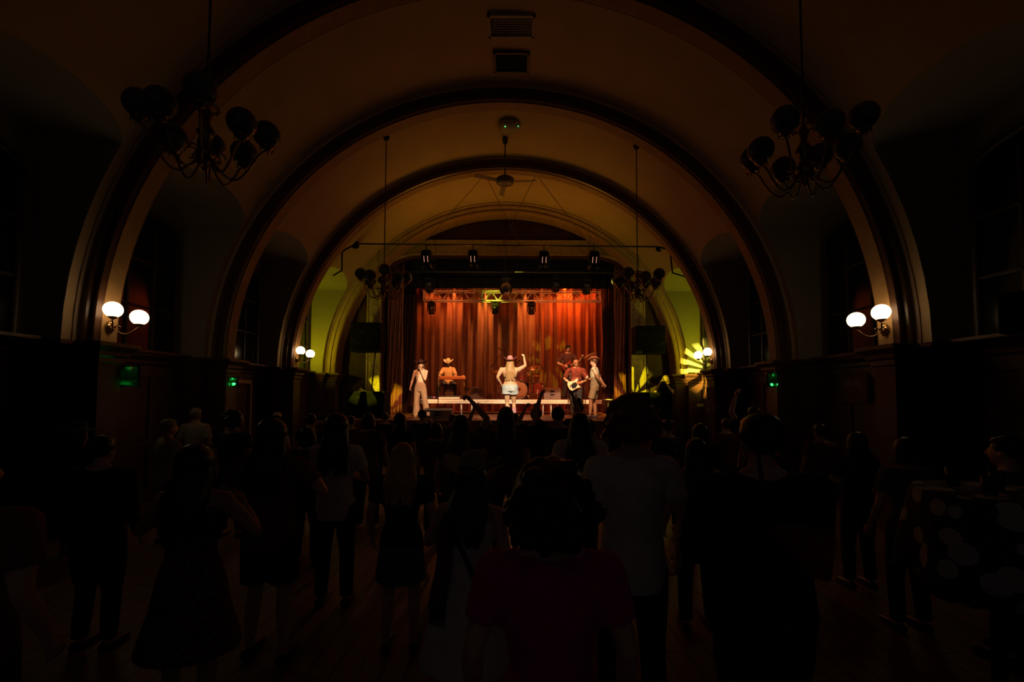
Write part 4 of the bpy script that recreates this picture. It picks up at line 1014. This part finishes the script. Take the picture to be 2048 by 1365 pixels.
    if hat:
        kind, m_ = hat; q = hd((0, -.012, .075)); HR = HM @ Matrix.Scale(sc, 3)
        b = B()
        if kind == 'cowboy':
            n = 32; rows = []
            for r_, zz in ((.088, .0), (.13, -.004), (.17, 0), (.195, .01)):
                rows.append([q+HR @ Vector((r_*math.cos(a)*.95, r_*math.sin(a)*1.02, zz+(.075*(abs(math.cos(a))**2.2)*(r_/.195)**2.5)-.012*(abs(math.sin(a))**3)*(r_/.195))) for a in [2*PI*k/n for k in range(n+1)]])
            b.grid(rows); br = b.obj('hat_brim', m_, root, solid=.006)
            b = B(); rows = []
            for r_, zz in ((.090, -.002), (.088, .05), (.080, .095), (.062, .118), (.03, .112), (.001, .098)):
                rows.append([q+HR @ Vector((r_*math.cos(a)*(.92 if zz > .04 else 1), r_*math.sin(a)*1.12, zz-(.0 if zz < .09 else .012*math.cos(a)**2))) for a in [2*PI*k/n for k in range(n+1)]])
            b.grid(rows); cr = b.obj('hat_crown', m_, root)
            b = B(); b.tube([q+HR @ Vector((.092*math.cos(a), .102*math.sin(a), .012)) for a in [2*PI*k/24 for k in range(24)]], [(.004*sc, .010*sc)]*24, seg=6, closed=True, cap=False); b.obj('hat_band', M_gloss, cr)
        elif kind == 'wide':
            b.lathe([(0, .10), (.06, .098), (.085, .07), (.09, .0), (.14, -.006), (.19, -.015), (.192, -.010), (.14, .0), (.09, .006)], c=q, rot=HR, seg=28); b.obj('hat', m_, root)
        elif kind == 'cap':
            b.lathe([(.092, -.01), (.094, .02), (.080, .06), (.045, .085), (0, .092)], c=q, rot=HR, seg=24, squash=1.08); b.prism([(-.05, .08), (.05, .08), (.04, .15), (0, .165), (-.04, .15)], 0, .008, 'z') if False else None
            rows = [[q+HR @ Vector((x, .09*math.sqrt(max(0, 1-(x/.1)**2))+d*(1-(x/.09)**2)*1.0, -.004-.1*d*d*8)) for x in [-.075+.15*k/8 for k in range(9)]] for d in (0, .03, .065)]
            b.grid(rows); b.obj('cap', m_, root)
    root['_h'] = 0; del root['_h']
    return root, dict(J=J, T=T, hd=hd, sc=sc, HM=HM, sh=sh, root=root)

def local(pos, rz, wp):  # world point -> person's local frame
    return Matrix.Rotation(-rz, 3, 'Z') @ (Vector(wp)-Vector(pos))

# ---- performers -------------------------------------------------
F = PI           # facing the audience and the camera
# singer in shorts, back to the camera, right arm raised
Y = 12.35; x = at(1020, 780, Y).x; Hs = (at(1020, 716, Y).z-SZ)-.02
pr, q = person('person', 'singer seen from behind, pink cowboy hat, black bikini top, pale denim shorts, fist raised', (x, Y, SZ), 0, 1.66,
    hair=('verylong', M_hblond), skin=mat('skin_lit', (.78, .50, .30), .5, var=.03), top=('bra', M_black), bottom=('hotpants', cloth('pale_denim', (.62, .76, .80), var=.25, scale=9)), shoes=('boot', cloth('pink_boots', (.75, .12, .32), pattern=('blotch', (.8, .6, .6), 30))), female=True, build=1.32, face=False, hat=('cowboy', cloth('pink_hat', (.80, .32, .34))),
    pose=dict(lelb=(-.36, -.03, 1.20), lwri=(-.25, .12, 1.0), relb=(.44, .06, 1.55), rwri=(.40, .08, 1.79), rcurl=1.0, lank=(-.07, 0, .085), lkne=(-.08, .03, .49), rank=(.13, .12, .085), rkne=(.11, .1, .49)))
b = B()
for zz, w_ in ((1.12, .03), (1.07, .02), (1.03, .03)): b.tube([q['T']((-w_, -.128, zz)), q['T']((0, -.133, zz-.01)), q['T']((w_, -.128, zz))], .004, seg=5)
b.obj('back_tattoo', M_hblack, pr)
b = B(); b.tube([q['T']((-.06, -.13, 1.335)), q['T']((-.02, -.136, 1.325)), q['T']((.02, -.136, 1.335)), q['T']((.07, -.13, 1.325))], .006, seg=5); b.obj('shoulder_tattoo', M_hblack, pr)
# backing singer at left
Y = 13.55; x = at(841, 770, Y).x
pr, q = person('person', 'woman at the left holding a microphone, black hat, pale tank top and wide jeans', (x, Y, SZ), F-.12, 1.66, hair=('long', M_hbrown), top=('tank', cloth('cream', (.70, .55, .45))), bottom=('flares', cloth('cream_jeans', (.66, .58, .48))), shoes=('shoe', M_deck), female=True,
    hat=('cowboy', cloth('hat_dark', (.06, .02, .015))), pose=dict(relb=(.27, -.02, 1.17), rwri=(.30, .05, .95), lelb=(-.19, .14, 1.17), lwri=(-.055, .17, 1.47), lcurl=1.0, lnrm=(.6, .3, .6), rank=(.12, 0, .085), lank=(-.26, .06, .085), lkne=(-.18, .09, .49)))
mic = thing('microphone', 'pale microphone held at the mouth of the woman in the black hat', 'microphone', pr.matrix_world.translation, 0)
def held_mic(qd, pos, rz, wr, mo, label):
    g = qd['J'](wr); m0 = qd['hd'](mo); g = g+Vector((0, 0, .06))*qd['sc']; Rm = Matrix.Rotation(rz, 3, 'Z'); g = Vector(pos)+Rm @ g; m0 = Vector(pos)+Rm @ m0
    d = (m0-g); d = d.normalized() if d.length > .01 else Vector((0, 0, 1))
    root = thing('microphone', label, 'microphone', g); 
    b = B(); b.cyl(-d*.09, d*.07, .012, .018, seg=10); b.obj('handle', M_gloss, root); b = B(); b.ell(d*.09, .026, seg=12, rings=8); b.obj('mesh_head', M_alu, root)
bpy.data.objects.remove(mic)
held_mic(q, (x, Y, SZ), F-.12, 'lwri', (0, .14, -.06), 'pale microphone held at the mouth of the woman in the black hat')
# pedal steel player, seated
YP = 16.42; x = at(897, 750, YP).x
root = thing('stool', 'low black stool under the pedal steel player', 'stool', (x, YP+.06, RZ)); b = B(); b.lathe([(0, .42), (.17, .42), (.19, .45), (.17, .48), (0, .485)], seg=20); b.obj('seat', M_gloss, root)
for k in range(4): a = PI/4+k*PI/2; b = B(); b.cyl((.1*math.cos(a), .1*math.sin(a), .42), (.16*math.cos(a), .16*math.sin(a), 0), .013, seg=6); b.obj('leg', M_steel, root)
zs = at(900, 754, YS).z-RZ+.06
pr, q = person('person', 'seated bearded man in cream cowboy hat and tan shirt playing the pedal steel', (x, YP, RZ-.31), F, 1.70, hair=('long', M_hbrown), top=('shirt', cloth('tan_shirt', (.62, .42, .24))), bottom=('trousers', cloth('dark_jeans', (.05, .05, .07))), extras=('beard',),
    hat=('cowboy', cloth('cream_hat', (.75, .68, .55))), pose=dict(lelb=(-.31, .20, 1.16), lwri=(-.15, .46, 1.12), relb=(.31, .20, 1.16), rwri=(.17, .46, 1.12), head=(-.35, 0, 0), lkne=(-.29, .38, .86), lank=(-.30, .40, .40), rkne=(.29, .38, .86), rank=(.30, .40, .40), lnrm=(0, 0, -1), rnrm=(0, 0, -1), lean=(0, .05)))
# drummer
x = at(1040, 740, 17.2).x
pr, q = person('person', 'drummer with curly hair and beard half hidden behind the singer', (x, 17.2, RZ-.33), F+.1, 1.78, skin=M_skin_dark, hair=('short', M_hbrown), top=('tee', cloth('drummer_top', (.30, .10, .08))), bottom=('trousers', cloth('black_jeans', (.03, .03, .035))), extras=('beard',),
    pose=dict(lelb=(-.32, .15, 1.2), lwri=(-.20, .38, 1.12), relb=(.34, .15, 1.2), rwri=(.3, .40, 1.18), lcurl=1.0, rcurl=1.0, lkne=(-.2, .42, .86), lank=(-.2, .44, .42), rkne=(.22, .42, .86), rank=(.24, .44, .42)))
for s_, k in ((-1, 'lwri'), (1, 'rwri')):
    wp = Vector((x, 17.2, RZ-.33))+Matrix.Rotation(F+.1, 3, 'Z') @ (q['J'](k)+Vector((0, .06, .0)))
    b = B(); b.tube([wp+Vector((0, .1, -.03)), wp+Vector((-s_*.02, -.10, .06)), wp+Vector((-s_*.06, -.28, .10))], [.008, .007, .004], seg=6, round_=True)
    tag(b.obj('drumstick', M_deck), f'wooden drumstick in the drummer\'s {"right" if s_>0 else "left"} hand', 'drumstick')
# bassist
def guitar(name, label, loc, rot, mb, mpick, bass=False):
    root = thing(name, label, 'guitar', loc); root.rotation_euler = rot
    # local: x along the neck, z up, front face -y
    out = [(-.20, .02), (-.19, .11), (-.12, .155), (-.03, .13), (.04, .115), (.11, .15), (.17, .155), (.17, .11), (.10, .05), (.09, 0), (.12, -.06), (.16, -.11), (.13, -.145), (.05, -.12), (-.03, -.135), (-.12, -.16), (-.18, -.11)]
    b = B(); b.prism(out, -.022, .022, 'y'); bmesh.ops.bevel(b.bm, geom=[e for e in b.bm.edges], offset=.008, segments=2, affect='EDGES'); b.obj('body', mb, root)
    b = B(); b.prism([(-.10, -.11), (.02, -.10), (.10, -.03), (.08, .06), (-.02, .07), (-.10, .02)], -.028, -.022, 'y'); b.obj('pickguard', mpick, root)
    L = .80 if bass else .62
    b = B(); b.box((.08+L/2, -.022, .0), (L, .022, .05), bev=.004); b.obj('neck', M_neck, root)
    b = B(); b.prism([(.08+L, -.03), (.20+L, -.055), (.28+L, -.03), (.27+L, .02), (.08+L, .03)], -.03, -.014, 'y'); hs = b.obj('headstock', M_neck, root)
    for k in range(4 if bass else 6): b = B(); b.cyl((.12+L+.024*k, -.022, -.04), (.12+L+.024*k, -.022, -.07), .006, seg=6); b.obj('tuning_peg', M_chrome, hs)
    for xx in (-.09, -.02, .04): b = B(); b.box((xx, -.031, 0), (.025, .012, .075), bev=.003); b.obj('pickup', M_gloss if mb is not M_bassred else M_chrome, root)
    for k in range(4 if bass else 6): b = B(); zz = -.018+.036*k/(3 if bass else 5); b.cyl((-.13, -.040, zz), (.10+L, -.036, zz), .0012, seg=4); b.obj('string', M_chrome, root)
    b = B(); b.box((-.13, -.034, 0), (.03, .02, .07)); b.obj('bridge', M_chrome, root)
    return root
M_neck = mat('maple_neck', (.62, .32, .12), .35); M_bassred = mat('bass_red', (.40, .06, .04), .3)
YB_ = 16.0; x = at(1136, 740, YB_).x
bp = (x, YB_, RZ)
pr, q = person('person', 'tall dark-haired bassist in a maroon shirt behind the guitarist', bp, F+.12, 1.90, skin=M_skin_pale, hair=('quiff', M_hbrown), top=('shirt', cloth('maroon_shirt', (.10, .035, .03))), bottom=('trousers', cloth('black_jeans', (.03, .03, .035))),
    pose=dict(head=(-.35, 0, .1), relb=(.33, .02, 1.16), rwri=(.17, .20, 1.08), lelb=(-.30, .13, 1.17), lwri=(-.36, .36, 1.33), lcurl=1.0, rcurl=.6, lnrm=(.5, -.6, .2), rnrm=(0, -1, 0)))
g = guitar('bass_guitar', 'red bass guitar across the tall bassist\'s body', (x-.02, YB_-.235, RZ+1.14), (0, -.50, 0), M_bassred, M_gloss, True)
b = B(); b.tube([(x-.16, YB_-.235, RZ+1.16), (x-.20, YB_-.08, RZ+1.50), (x-.08, YB_+.10, RZ+1.60), (x+.17, YB_+.04, RZ+1.50), (x+.16, YB_-.2, RZ+1.27)], [(.022, .004)]*5, seg=8); bmesh.ops.transform(b.bm, matrix=(Matrix.Translation(g.location) @ Euler(g.rotation_euler).to_matrix().to_4x4()).inverted(), verts=b.bm.verts[:]); b.obj('strap', M_gloss, g)
# guitarist
YG_ = 14.55; x = at(1152, 770, YG_).x
pr, q = person('person', 'smiling guitarist in a red checked shirt with a cream electric guitar', (x, YG_, SZ), F-.08, 1.81, hair=('bald', M_hbrown), top=('shirt', cloth('red_plaid', (.36, .10, .07), pattern=('check', (.16, .05, .05), 16))), bottom=('trousers', cloth('black_jeans', (.03, .03, .035))), build=1.1,
    pose=dict(relb=(.36, -.02, 1.17), rwri=(.17, .17, .99), lelb=(-.33, .08, 1.15), lwri=(-.33, .30, 1.17), lcurl=1.0, rcurl=.6, lnrm=(.5, -.6, .2), rnrm=(0, -1, 0), head=(-.1, .06, .1)))
b = B(); b.tube([q['hd']((-.03, .092, -.05)), q['hd']((0, .1, -.060)), q['hd']((.03, .092, -.05))], .007, seg=6); b.obj('smile', M_teeth, pr)
g = guitar('electric_guitar', 'cream electric guitar with dark pickguard held by the guitarist', (x-.09, YG_-.23, SZ+1.00), (0, -.36, 0), mat('cream_guitar', (.85, .72, .50), .25), M_gloss)
b = B(); b.tube([(x-.22, YG_-.24, SZ+1.03), (x-.19, YG_-.10, SZ+1.42), (x-.06, YG_+.12, SZ+1.52), (x+.15, YG_+.05, SZ+1.45), (x+.08, YG_-.2, SZ+1.12)], [(.025, .004)]*5, seg=8); bmesh.ops.transform(b.bm, matrix=(Matrix.Translation(g.location) @ Euler(g.rotation_euler).to_matrix().to_4x4()).inverted(), verts=b.bm.verts[:]); b.obj('strap', M_gloss, g)
# man in vest at right, turned to the band
Y = 13.4; x = at(1189, 770, Y).x
pr, q = person('person', 'man in brown hat, pale sleeveless denim vest and shorts, hands behind his back', (x, Y, SZ), R(72), 1.76, hair=('short', M_hbrown), top=('vest', cloth('pale_vest', (.48, .50, .40))), bottom=('shorts', cloth('khaki_shorts', (.50, .48, .36))), shoes=('sandal', cloth('sandal_blue', (.12, .10, .16))),
    hat=('cowboy', cloth('brown_hat', (.30, .11, .05))), pose=dict(lelb=(-.27, -.14, 1.15), lwri=(-.10, -.24, .98), relb=(.27, -.14, 1.15), rwri=(.10, -.27, .97), head=(-.1, 0, 0), lank=(-.1, .12, .085), lkne=(-.1, .1, .49)))
# photographers on the wings
def phone(pos, label, lit=None, rz=0, tilt=0):
    root = thing('phone', label, 'phone', pos, rz); root.rotation_euler = (tilt, 0, rz)
    b = B(); b.box((0, 0, 0), (.150, .008, .074), bev=.003); b.obj('case', M_gloss, root)
    b = B(); b.box((0, -.0050, 0), (.142, .002, .066)); b.obj('screen', lit or M_window, root)
    return root
Y = 13.8; x = at(1331, 780, Y).x; zt_ = at(1331, 751, Y).z
pr, q = person('person', 'blond photographer in a black t-shirt raising a camera at the right of the stage', (x, Y+.0, zt_-1.66), F-.5, 1.64, hair=('long', M_hblond), top=('tee', M_black), bottom=('trousers', M_black), female=True,
    pose=dict(relb=(.30, .16, 1.22), rwri=(.10, .26, 1.53), lelb=(-.26, .20, 1.20), lwri=(-.07, .30, 1.50), rcurl=.9, lcurl=.9, lnrm=(1, .2, 0), rnrm=(-1, .2, 0)))
b = B(); b.box((0, 0, 0), (.15, .06, .10), bev=.012); cm = thing('camera_body', 'black camera held up by the blond photographer', 'camera', Vector((x, Y, zt_-1.66))+Matrix.Rotation(F-.5, 3, 'Z') @ (Vector((0, .30, 1.51))*q['sc']), F-.5); b.obj('body', M_gloss, cm)
b = B(); b.cyl((0, .03, 0), (0, .15, 0), .035, .042); b.obj('camera_lens', M_gloss, cm); b = B(); b.box((0, 0, .06), (.06, .05, .03), bev=.008); b.obj('viewfinder', M_gloss, cm)
cm.name = 'camera_in_hands'
bpy.data.objects['camera_in_hands'].name = 'photo_camera'
zf = zt_-1.66; b = B(); b.box((0, 0, (zf-.002)/2), (.55, .6, zf-.004), bev=.01); o = b.obj('flight_case', M_black); o.location = (x+.04, Y, 0); tag(o, 'black box the blond photographer stands on', 'case')
# ------------------------------------------------------------------ audience, seen from behind
UP = dict(lelb=(-.30, .10, 1.66), lwri=(-.22, .16, 1.90), relb=(.30, .10, 1.66), rwri=(.22, .16, 1.90))
RUP = dict(relb=(.30, .08, 1.68), rwri=(.20, .14, 1.93)); LUP = dict(lelb=(-.30, .08, 1.68), lwri=(-.20, .14, 1.93))
PHN = dict(lelb=(-.27, .22, 1.30), lwri=(-.09, .36, 1.56), relb=(.27, .22, 1.30), rwri=(.09, .36, 1.56), lcurl=.8, rcurl=.8)
FOLD = dict(lelb=(-.27, .06, 1.16), lwri=(-.04, .22, 1.16), relb=(.27, .06, 1.16), rwri=(.04, .22, 1.20))
HIPS = dict(lelb=(-.36, -.06, 1.20), lwri=(-.22, .02, 1.02), relb=(.36, -.06, 1.20), rwri=(.22, .02, 1.02))
BEND = dict(lelb=(-.38, .05, 1.22), lwri=(-.20, .20, 1.38), relb=(.38, .05, 1.22), rwri=(.20, .20, 1.38))
blk = cloth('black', (.012, .011, .012)); jeans = cloth('blue_jeans', (.05, .065, .10)); dk = cloth('dark_trousers', (.02, .02, .022))
white = cloth('white', (.75, .73, .74)); maroon = cloth('maroon', (.14, .018, .02)); magenta = cloth('magenta', (.50, .015, .20)); olive = cloth('olive', (.12, .10, .06))
grey = cloth('grey', (.12, .12, .13)); navy = cloth('navy', (.025, .03, .06)); pale = cloth('pale', (.36, .33, .28)); plaid = cloth('dark_plaid', (.10, .10, .12), pattern=('check', (.02, .03, .05), 18))
check = cloth('maroon_check', (.16, .05, .04), pattern=('check', (.06, .03, .03), 26)); denim = cloth('denim', (.10, .13, .18)); redtop = cloth('dull_red', (.17, .045, .04))
PEOPLE = [  # px, top y, depth, label, options
 (1100, 938, 1.45, 'near person with a great mass of dark hair and a magenta top', dict(hair=('afrobig', M_hblack), top=('tee', magenta), bottom=('trousers', dk), female=True, build=1.05, vox=.012)),
 (935, 905, 2.45, 'woman in white dress, red fringed wrap and pale wide cowboy hat, left arm raised', dict(hair=('long', M_hbrown), top=('dress', white), bottom=None, female=True, pose=dict(lelb=(-.30, .06, 1.20), lwri=(.03, .24, 1.60), lcurl=.2, lean=(.04, 0)), hat=('cowboy', cloth('dull_cream', (.30, .27, .19))), rz=-.3)),
 (1160, 824, 4.35, 'person with long straight dark hair and a wide white t-shirt, centre of the crowd', dict(hair=('verylong', M_hblack), top=('shirt', white), bottom=('trousers', jeans), build=1.05)),
 (1262, 797, 2.45, 'tall person with bushy ginger-brown hair and white t-shirt', dict(hair=('afro', M_hginger), top=('tee', white), bottom=('trousers', dk))),
 (1520, 822, 2.0, 'big person in black at the right with a red bag', dict(hair=('short', M_hblack), top=('long', blk), bottom=('trousers', blk), build=1.25, pose=FOLD)),
 (2012, 868, 3.2, 'person in an olive top at the far right edge behind the patterned table', dict(hair=('short', M_hblack), top=('shirt', olive), bottom=('trousers', dk), build=1.1, rz=.5)),
 (1392, 874, 3.6, 'person in a pale sleeveless top left of the big person in black', dict(hair=('long', M_hblack), top=('tank', white), bottom=('trousers', dk), female=True)),
 (545, 838, 3.2, 'person in a dark red t-shirt and black shorts, both elbows out, at left', dict(hair=('big', M_hblack), top=('tee', redtop), bottom=('shorts', blk), pose=dict(BEND, lank=(-.14, .02, .085), rank=(.16, -.06, .085)), build=1.12)),
 (392, 890, 2.55, 'woman with thick black hair and a maroon checked dress at left', dict(hair=('big', M_hblack), top=('dress', check), female=True, build=1.1, skin=M_skin_dark, pose=BEND)),
 (674, 828, 4.0, 'person in a plain white t-shirt and black trousers, left of centre', dict(hair=('big', M_hblack), top=('tee', white), bottom=('trousers', blk), build=1.0, pose=dict(FOLD, lelb=(-.24, .16, 1.2)))),
 (806, 884, 3.3, 'blond person in a black top and denim skirt', dict(hair=('long', M_hblond), top=('tee', blk), bottom=('skirt', denim), female=True)),
 (922, 828, 4.8, 'long-haired person with the right arm curved over the head', dict(hair=('verylong', M_hbrown), top=('tee', olive), bottom=('trousers', jeans), female=True, pose=dict(relb=(.30, .05, 1.72), rwri=(.10, .18, 1.93), rcurl=.9))),
 (1012, 812, 5.3, 'person with very long auburn hair right below the singer', dict(hair=('verylong', M_hbrown), top=('tee', maroon), bottom=('trousers', jeans), female=True)),
 (972, 838, 6.0, 'short-haired person between two long-haired women', dict(hair=('short', M_hblack), top=('tee', grey), bottom=('trousers', dk), pose=LUP)),
 (1072, 806, 6.6, 'person in silhouette raising a fist beside the head, just right of the singer', dict(hair=('bun', M_hblack), top=('tee', blk), bottom=('trousers', dk), pose=dict(lelb=(-.28, .08, 1.52), lwri=(-.16, .15, 1.76), lcurl=1))),
 (1116, 812, 5.7, 'person with both arms raised in an arch overhead', dict(hair=('short', M_hbrown), top=('tee', blk), bottom=('trousers', dk), pose=UP)),
 (1157, 796, 7.4, 'person with a high pointed topknot before the guitarist', dict(hair=('bun', M_hblack), top=('tee', blk), bottom=('trousers', dk))),
 (845, 818, 8.2, 'person filming with a phone below the woman in wide jeans', dict(hair=('short', M_hblack), top=('tee', navy), bottom=('trousers', dk), pose=PHN)),
 (800, 826, 7.2, 'person with thick dark hair under the left house curtain', dict(hair=('big', M_hblack), top=('tee', blk), bottom=('trousers', dk), female=True)),
 (872, 850, 5.9, 'short person with brown hair left of the curved raised arm', dict(hair=('bob', M_hbrown), top=('tee', maroon), bottom=('trousers', jeans), female=True)),
 (737, 824, 6.2, 'person with bobbed hair in front of the left subwoofer stack', dict(hair=('bob', M_hbrown), top=('tee', redtop), bottom=('trousers', dk), female=True)),
 (702, 830, 7.8, 'person in black further behind the bobbed person', dict(hair=('short', M_hblack), top=('tee', blk), bottom=('trousers', dk))),
 (622, 826, 6.6, 'dark-haired person near the slim pipe at left', dict(hair=('short', M_hblack), top=('tee', blk), bottom=('trousers', jeans), pose=PHN)),
 (554, 820, 8.7, 'person in a pale cap under the left small wall lamp', dict(hair=('short', M_hblack), top=('tee', navy), bottom=('trousers', dk), hat=('cap', cloth('cap_white', (.5, .48, .42))))),
 (392, 815, 7.4, 'short-haired person in a pale shirt far left', dict(hair=('short', M_hgrey), top=('shirt', pale), bottom=('trousers', dk), skin=M_skin_dark)),
 (338, 836, 5.6, 'grey-haired person in a loose pale shirt at left', dict(hair=('short', M_hgrey), top=('shirt', pale), bottom=('trousers', jeans), rz=-.6, build=1.1)),
 (160, 832, 5.2, 'person in a wide-brimmed black hat at far left', dict(hair=('long', M_hblack), top=('long', blk), bottom=('trousers', dk), hat=('wide', blk), female=True)),
 (205, 868, 3.3, 'broad person in a black jacket at left', dict(hair=('short', M_hblack), top=('long', blk), bottom=('trousers', blk), build=1.25)),
 (-60, 880, 1.75, 'very near person in a dull red top cut by the left frame edge', dict(hair=('short', M_hblack), top=('tee', redtop), bottom=('trousers', dk), build=1.2)),
 (1508, 812, 6.4, 'person behind the big person in black, left arm raised', dict(hair=('short', M_hblack), top=('tee', blk), bottom=('trousers', dk), pose=LUP)),
 (1400, 848, 5.3, 'dark-clad person right of centre under the poster board', dict(hair=('big', M_hblack), top=('long', blk), bottom=('trousers', dk), female=True)),
 (1452, 836, 7.2, 'bearded-neck person standing by the right pier', dict(hair=('short', M_hbrown), top=('tee', maroon), bottom=('trousers', dk))),
 (1640, 846, 5.8, 'person in dull red near the lettered poster', dict(hair=('short', M_hblack), top=('tee', redtop), bottom=('trousers', dk))),
 (1712, 862, 4.4, 'person in a navy top right of the big person in black', dict(hair=('long', M_hblack), top=('tee', navy), bottom=('trousers', dk), female=True, pose=FOLD)),
 (1810, 872, 3.6, 'short person in grey between the navy top and the patterned table', dict(hair=('bob', M_hblack), top=('tee', grey), bottom=('trousers', dk), female=True)),
 (1335, 838, 6.2, 'person in a dark plaid shirt under the blond photographer', dict(hair=('short', M_hblack), top=('shirt', plaid), bottom=('trousers', dk))),
 (468, 822, 5.9, 'person with bushy dark hair below the faint green lamp', dict(hair=('afro', M_hblack), top=('tee', navy), bottom=('trousers', jeans), female=True)),
 (615, 905, 4.9, 'short person in dark plaid beside the white t-shirt', dict(hair=('bob', M_hblack), top=('shirt', plaid), bottom=('trousers', jeans), female=True)),
 (1232, 838, 7.9, 'person below the man in the denim vest, phone raised', dict(hair=('short', M_hblack), top=('tee', blk), bottom=('trousers', dk), pose=PHN)),
 (905, 838, 8.6, 'person by the stage edge under the pedal steel', dict(hair=('short', M_hginger), top=('tee', grey), bottom=('trousers', dk))),
 (1030, 842, 9.4, 'person at the stage edge below the singer\'s boots', dict(hair=('long', M_hblack), top=('tee', blk), bottom=('trousers', dk), female=True)),
 (770, 836, 9.3, 'person at the stage edge beneath the left gilded column', dict(hair=('short', M_hblack), top=('tee', blk), bottom=('trousers', dk))),
]
placed = {}
for px, py, Y, lab, kw in PEOPLE:
    p = at(px, py, Y); kw = dict(kw); rz = kw.pop('rz', 0); hh = .05 if kw.get('hair', ('',))[0] == 'afro' else (.12 if kw.get('hat') else .03)
    if kw.get('hair', ('',))[0] == 'bun': hh = .09
    H = max(1.45, min(1.92, p.z-hh))
    r_, q = person('person', lab, (p.x, Y, 0), rz, H, face=False, group=None, shoes=('shoe', M_gloss) if Y < 6 else False, **{'vox': .017 if Y > 5 else .013, **kw})
    placed[lab] = (r_, q, (p.x, Y, 0), rz)
def onp(key, pt):
    r_, q, pos, rz = next(v for k, v in placed.items() if k.startswith(key)); return Vector(pos)+Matrix.Rotation(rz, 3, 'Z') @ q['T'](pt), r_, q
# the fringed wrap and cross strap of the woman in the white dress, worn and so part of her
_, r_, q = onp('woman in white dress', (0, 0, 0))
b = B(); T = q['T']
rows = []
for j in range(7):
    z = 1.44-.10*j; rr = (.15, .20, .20, .19, .20, .22, .235)[j]
    rows.append([T((-rr*math.sin(a)*(1.02), -rr*math.cos(a)*.72-.012, z)) for a in [PI*(.10+.70*k/12) for k in range(13)]])
b.grid(rows); w_ = b.obj('wrap', cloth('red_wrap', (.12, .015, .012)), r_, solid=.012)
b = B()
for k in range(26):
    a = PI*(.10+.70*k/25); p0 = T((-.235*math.sin(a), -.235*math.cos(a)*.72-.012, .845)); b.tube([p0, p0+Vector((0, 0, -.12)), p0+Vector((.004*math.sin(k), 0, -.26))], .0035, seg=5)
o = b.obj('fringe', cloth('red_wrap', (.12, .015, .012)), w_); o['kind'] = 'stuff'
b = B(); b.tube([T((-.10, -.10, 1.42)), T((.0, -.135, 1.25)), T((.12, -.125, 1.02)), T((.17, -.06, .90))], [(.014, .004)]*4, seg=6); b.obj('bag_strap', M_gloss, r_)
# things held
wp, r_, q = onp('person filming', (0, .36, 1.60)); phone(wp+Vector((0, .02, .06)), 'small phone held up below the woman in wide jeans', mat('phone_screen_warm', (.3, .1, .05), .3, emit=(1, .35, .15), estr=.35), 0)
wp, r_, q = onp('person below the man', (0, .36, 1.60)); phone(wp+Vector((0, .02, .06)), 'dark phone held up below the man in the vest', None, 0)
wp, r_, q = onp('dark-haired person near', (0, .36, 1.60)); phone(wp+Vector((0, .02, .06)), 'dark phone held up near the slim pipe', None, 0)
# red bag of the big person in black
wp, r_, q = onp('big person', (.30, -.10, .90)); root = thing('handbag', 'dull red soft bag at the hip of the big person in black', 'bag', at(1600, 1108, 1.79), .1); root.scale = (.8, .8, .8)
b = B(); b.prism([(-.17, .14), (.17, .12), (.14, -.14), (.02, -.10), (-.08, .04)], -.04, .04, 'y'); bmesh.ops.bevel(b.bm, geom=b.bm.edges[:], offset=.015, segments=2, affect='EDGES'); b.obj('bag_body', cloth('red_bag', (.22, .015, .015)), root)
b = B(); b.tube([(-.15, 0, .13), (-.17, .04, .40), (-.16, .08, .55)], [(.012, .004)]*3, seg=6); b.tube([(.15, 0, .12), (-.02, .05, .40), (-.16, .08, .55)], [(.012, .004)]*3, seg=6); b.obj('strap', M_gloss, root)
# tall table with a blotched cloth at the right edge
tp = at(1985, 985, 2.5); tz = tp.z
root = thing('high_table', 'tall round table under the blotched cloth at the right edge', 'table', (tp.x, 2.5, 0))
b = B(); b.lathe([(0, tz-.03), (.33, tz-.03), (.33, tz-.005), (0, tz-.005)], seg=28); b.obj('tabletop', M_dado, root)
b = B(); b.cyl((0, 0, .02), (0, 0, tz-.03), .035); b.obj('pole', M_steel, root); b = B(); b.lathe([(0, .03), (.2, .025), (.24, 0), (0, 0)], seg=24); b.obj('base', M_steel, root)
b = B(); n = 48; rows = []
for r_, z, wv in ((.001, tz, 0), (.2, tz, 0), (.335, tz, 0), (.345, tz-.02, .0), (.36, tz-.18, .02), (.38, tz-.36, .035), (.39, tz-.5, .045)):
    rows.append([(r_*(1)*math.cos(a)+wv*math.sin(6*a)*math.cos(a), r_*math.sin(a)+wv*math.sin(6*a)*math.sin(a), z+.03*(wv/.045)*math.sin(3*a)) for a in [2*PI*k/n for k in range(n+1)]])
b.grid(rows); o = b.obj('tablecloth', cloth('blotched_white', (.40, .40, .42), pattern=('blotch', (.02, .02, .025), 7)), solid=.004); o.location = (tp.x, 2.5, .002); tag(o, 'white cloth with black blotches draped over the tall table at right', 'tablecloth')
for k, (dx, dy, lab) in enumerate(((-.12, -.1, 'dark cup nearest the camera on the blotched tablecloth'), (.08, .05, 'dark cup at the middle of the blotched tablecloth'), (-.02, .2, 'dark cup at the back of the blotched tablecloth'))):
    b = B(); b.lathe([(0, 0), (.028, 0), (.036, .10), (.034, .10), (.027, .006), (0, .006)], seg=18); o = b.obj('cup', M_gloss); o.location = (tp.x+dx, 2.5+dy, tz+.005); tag(o, lab, 'cup', 'cups on the tall table')
flush_remesh()
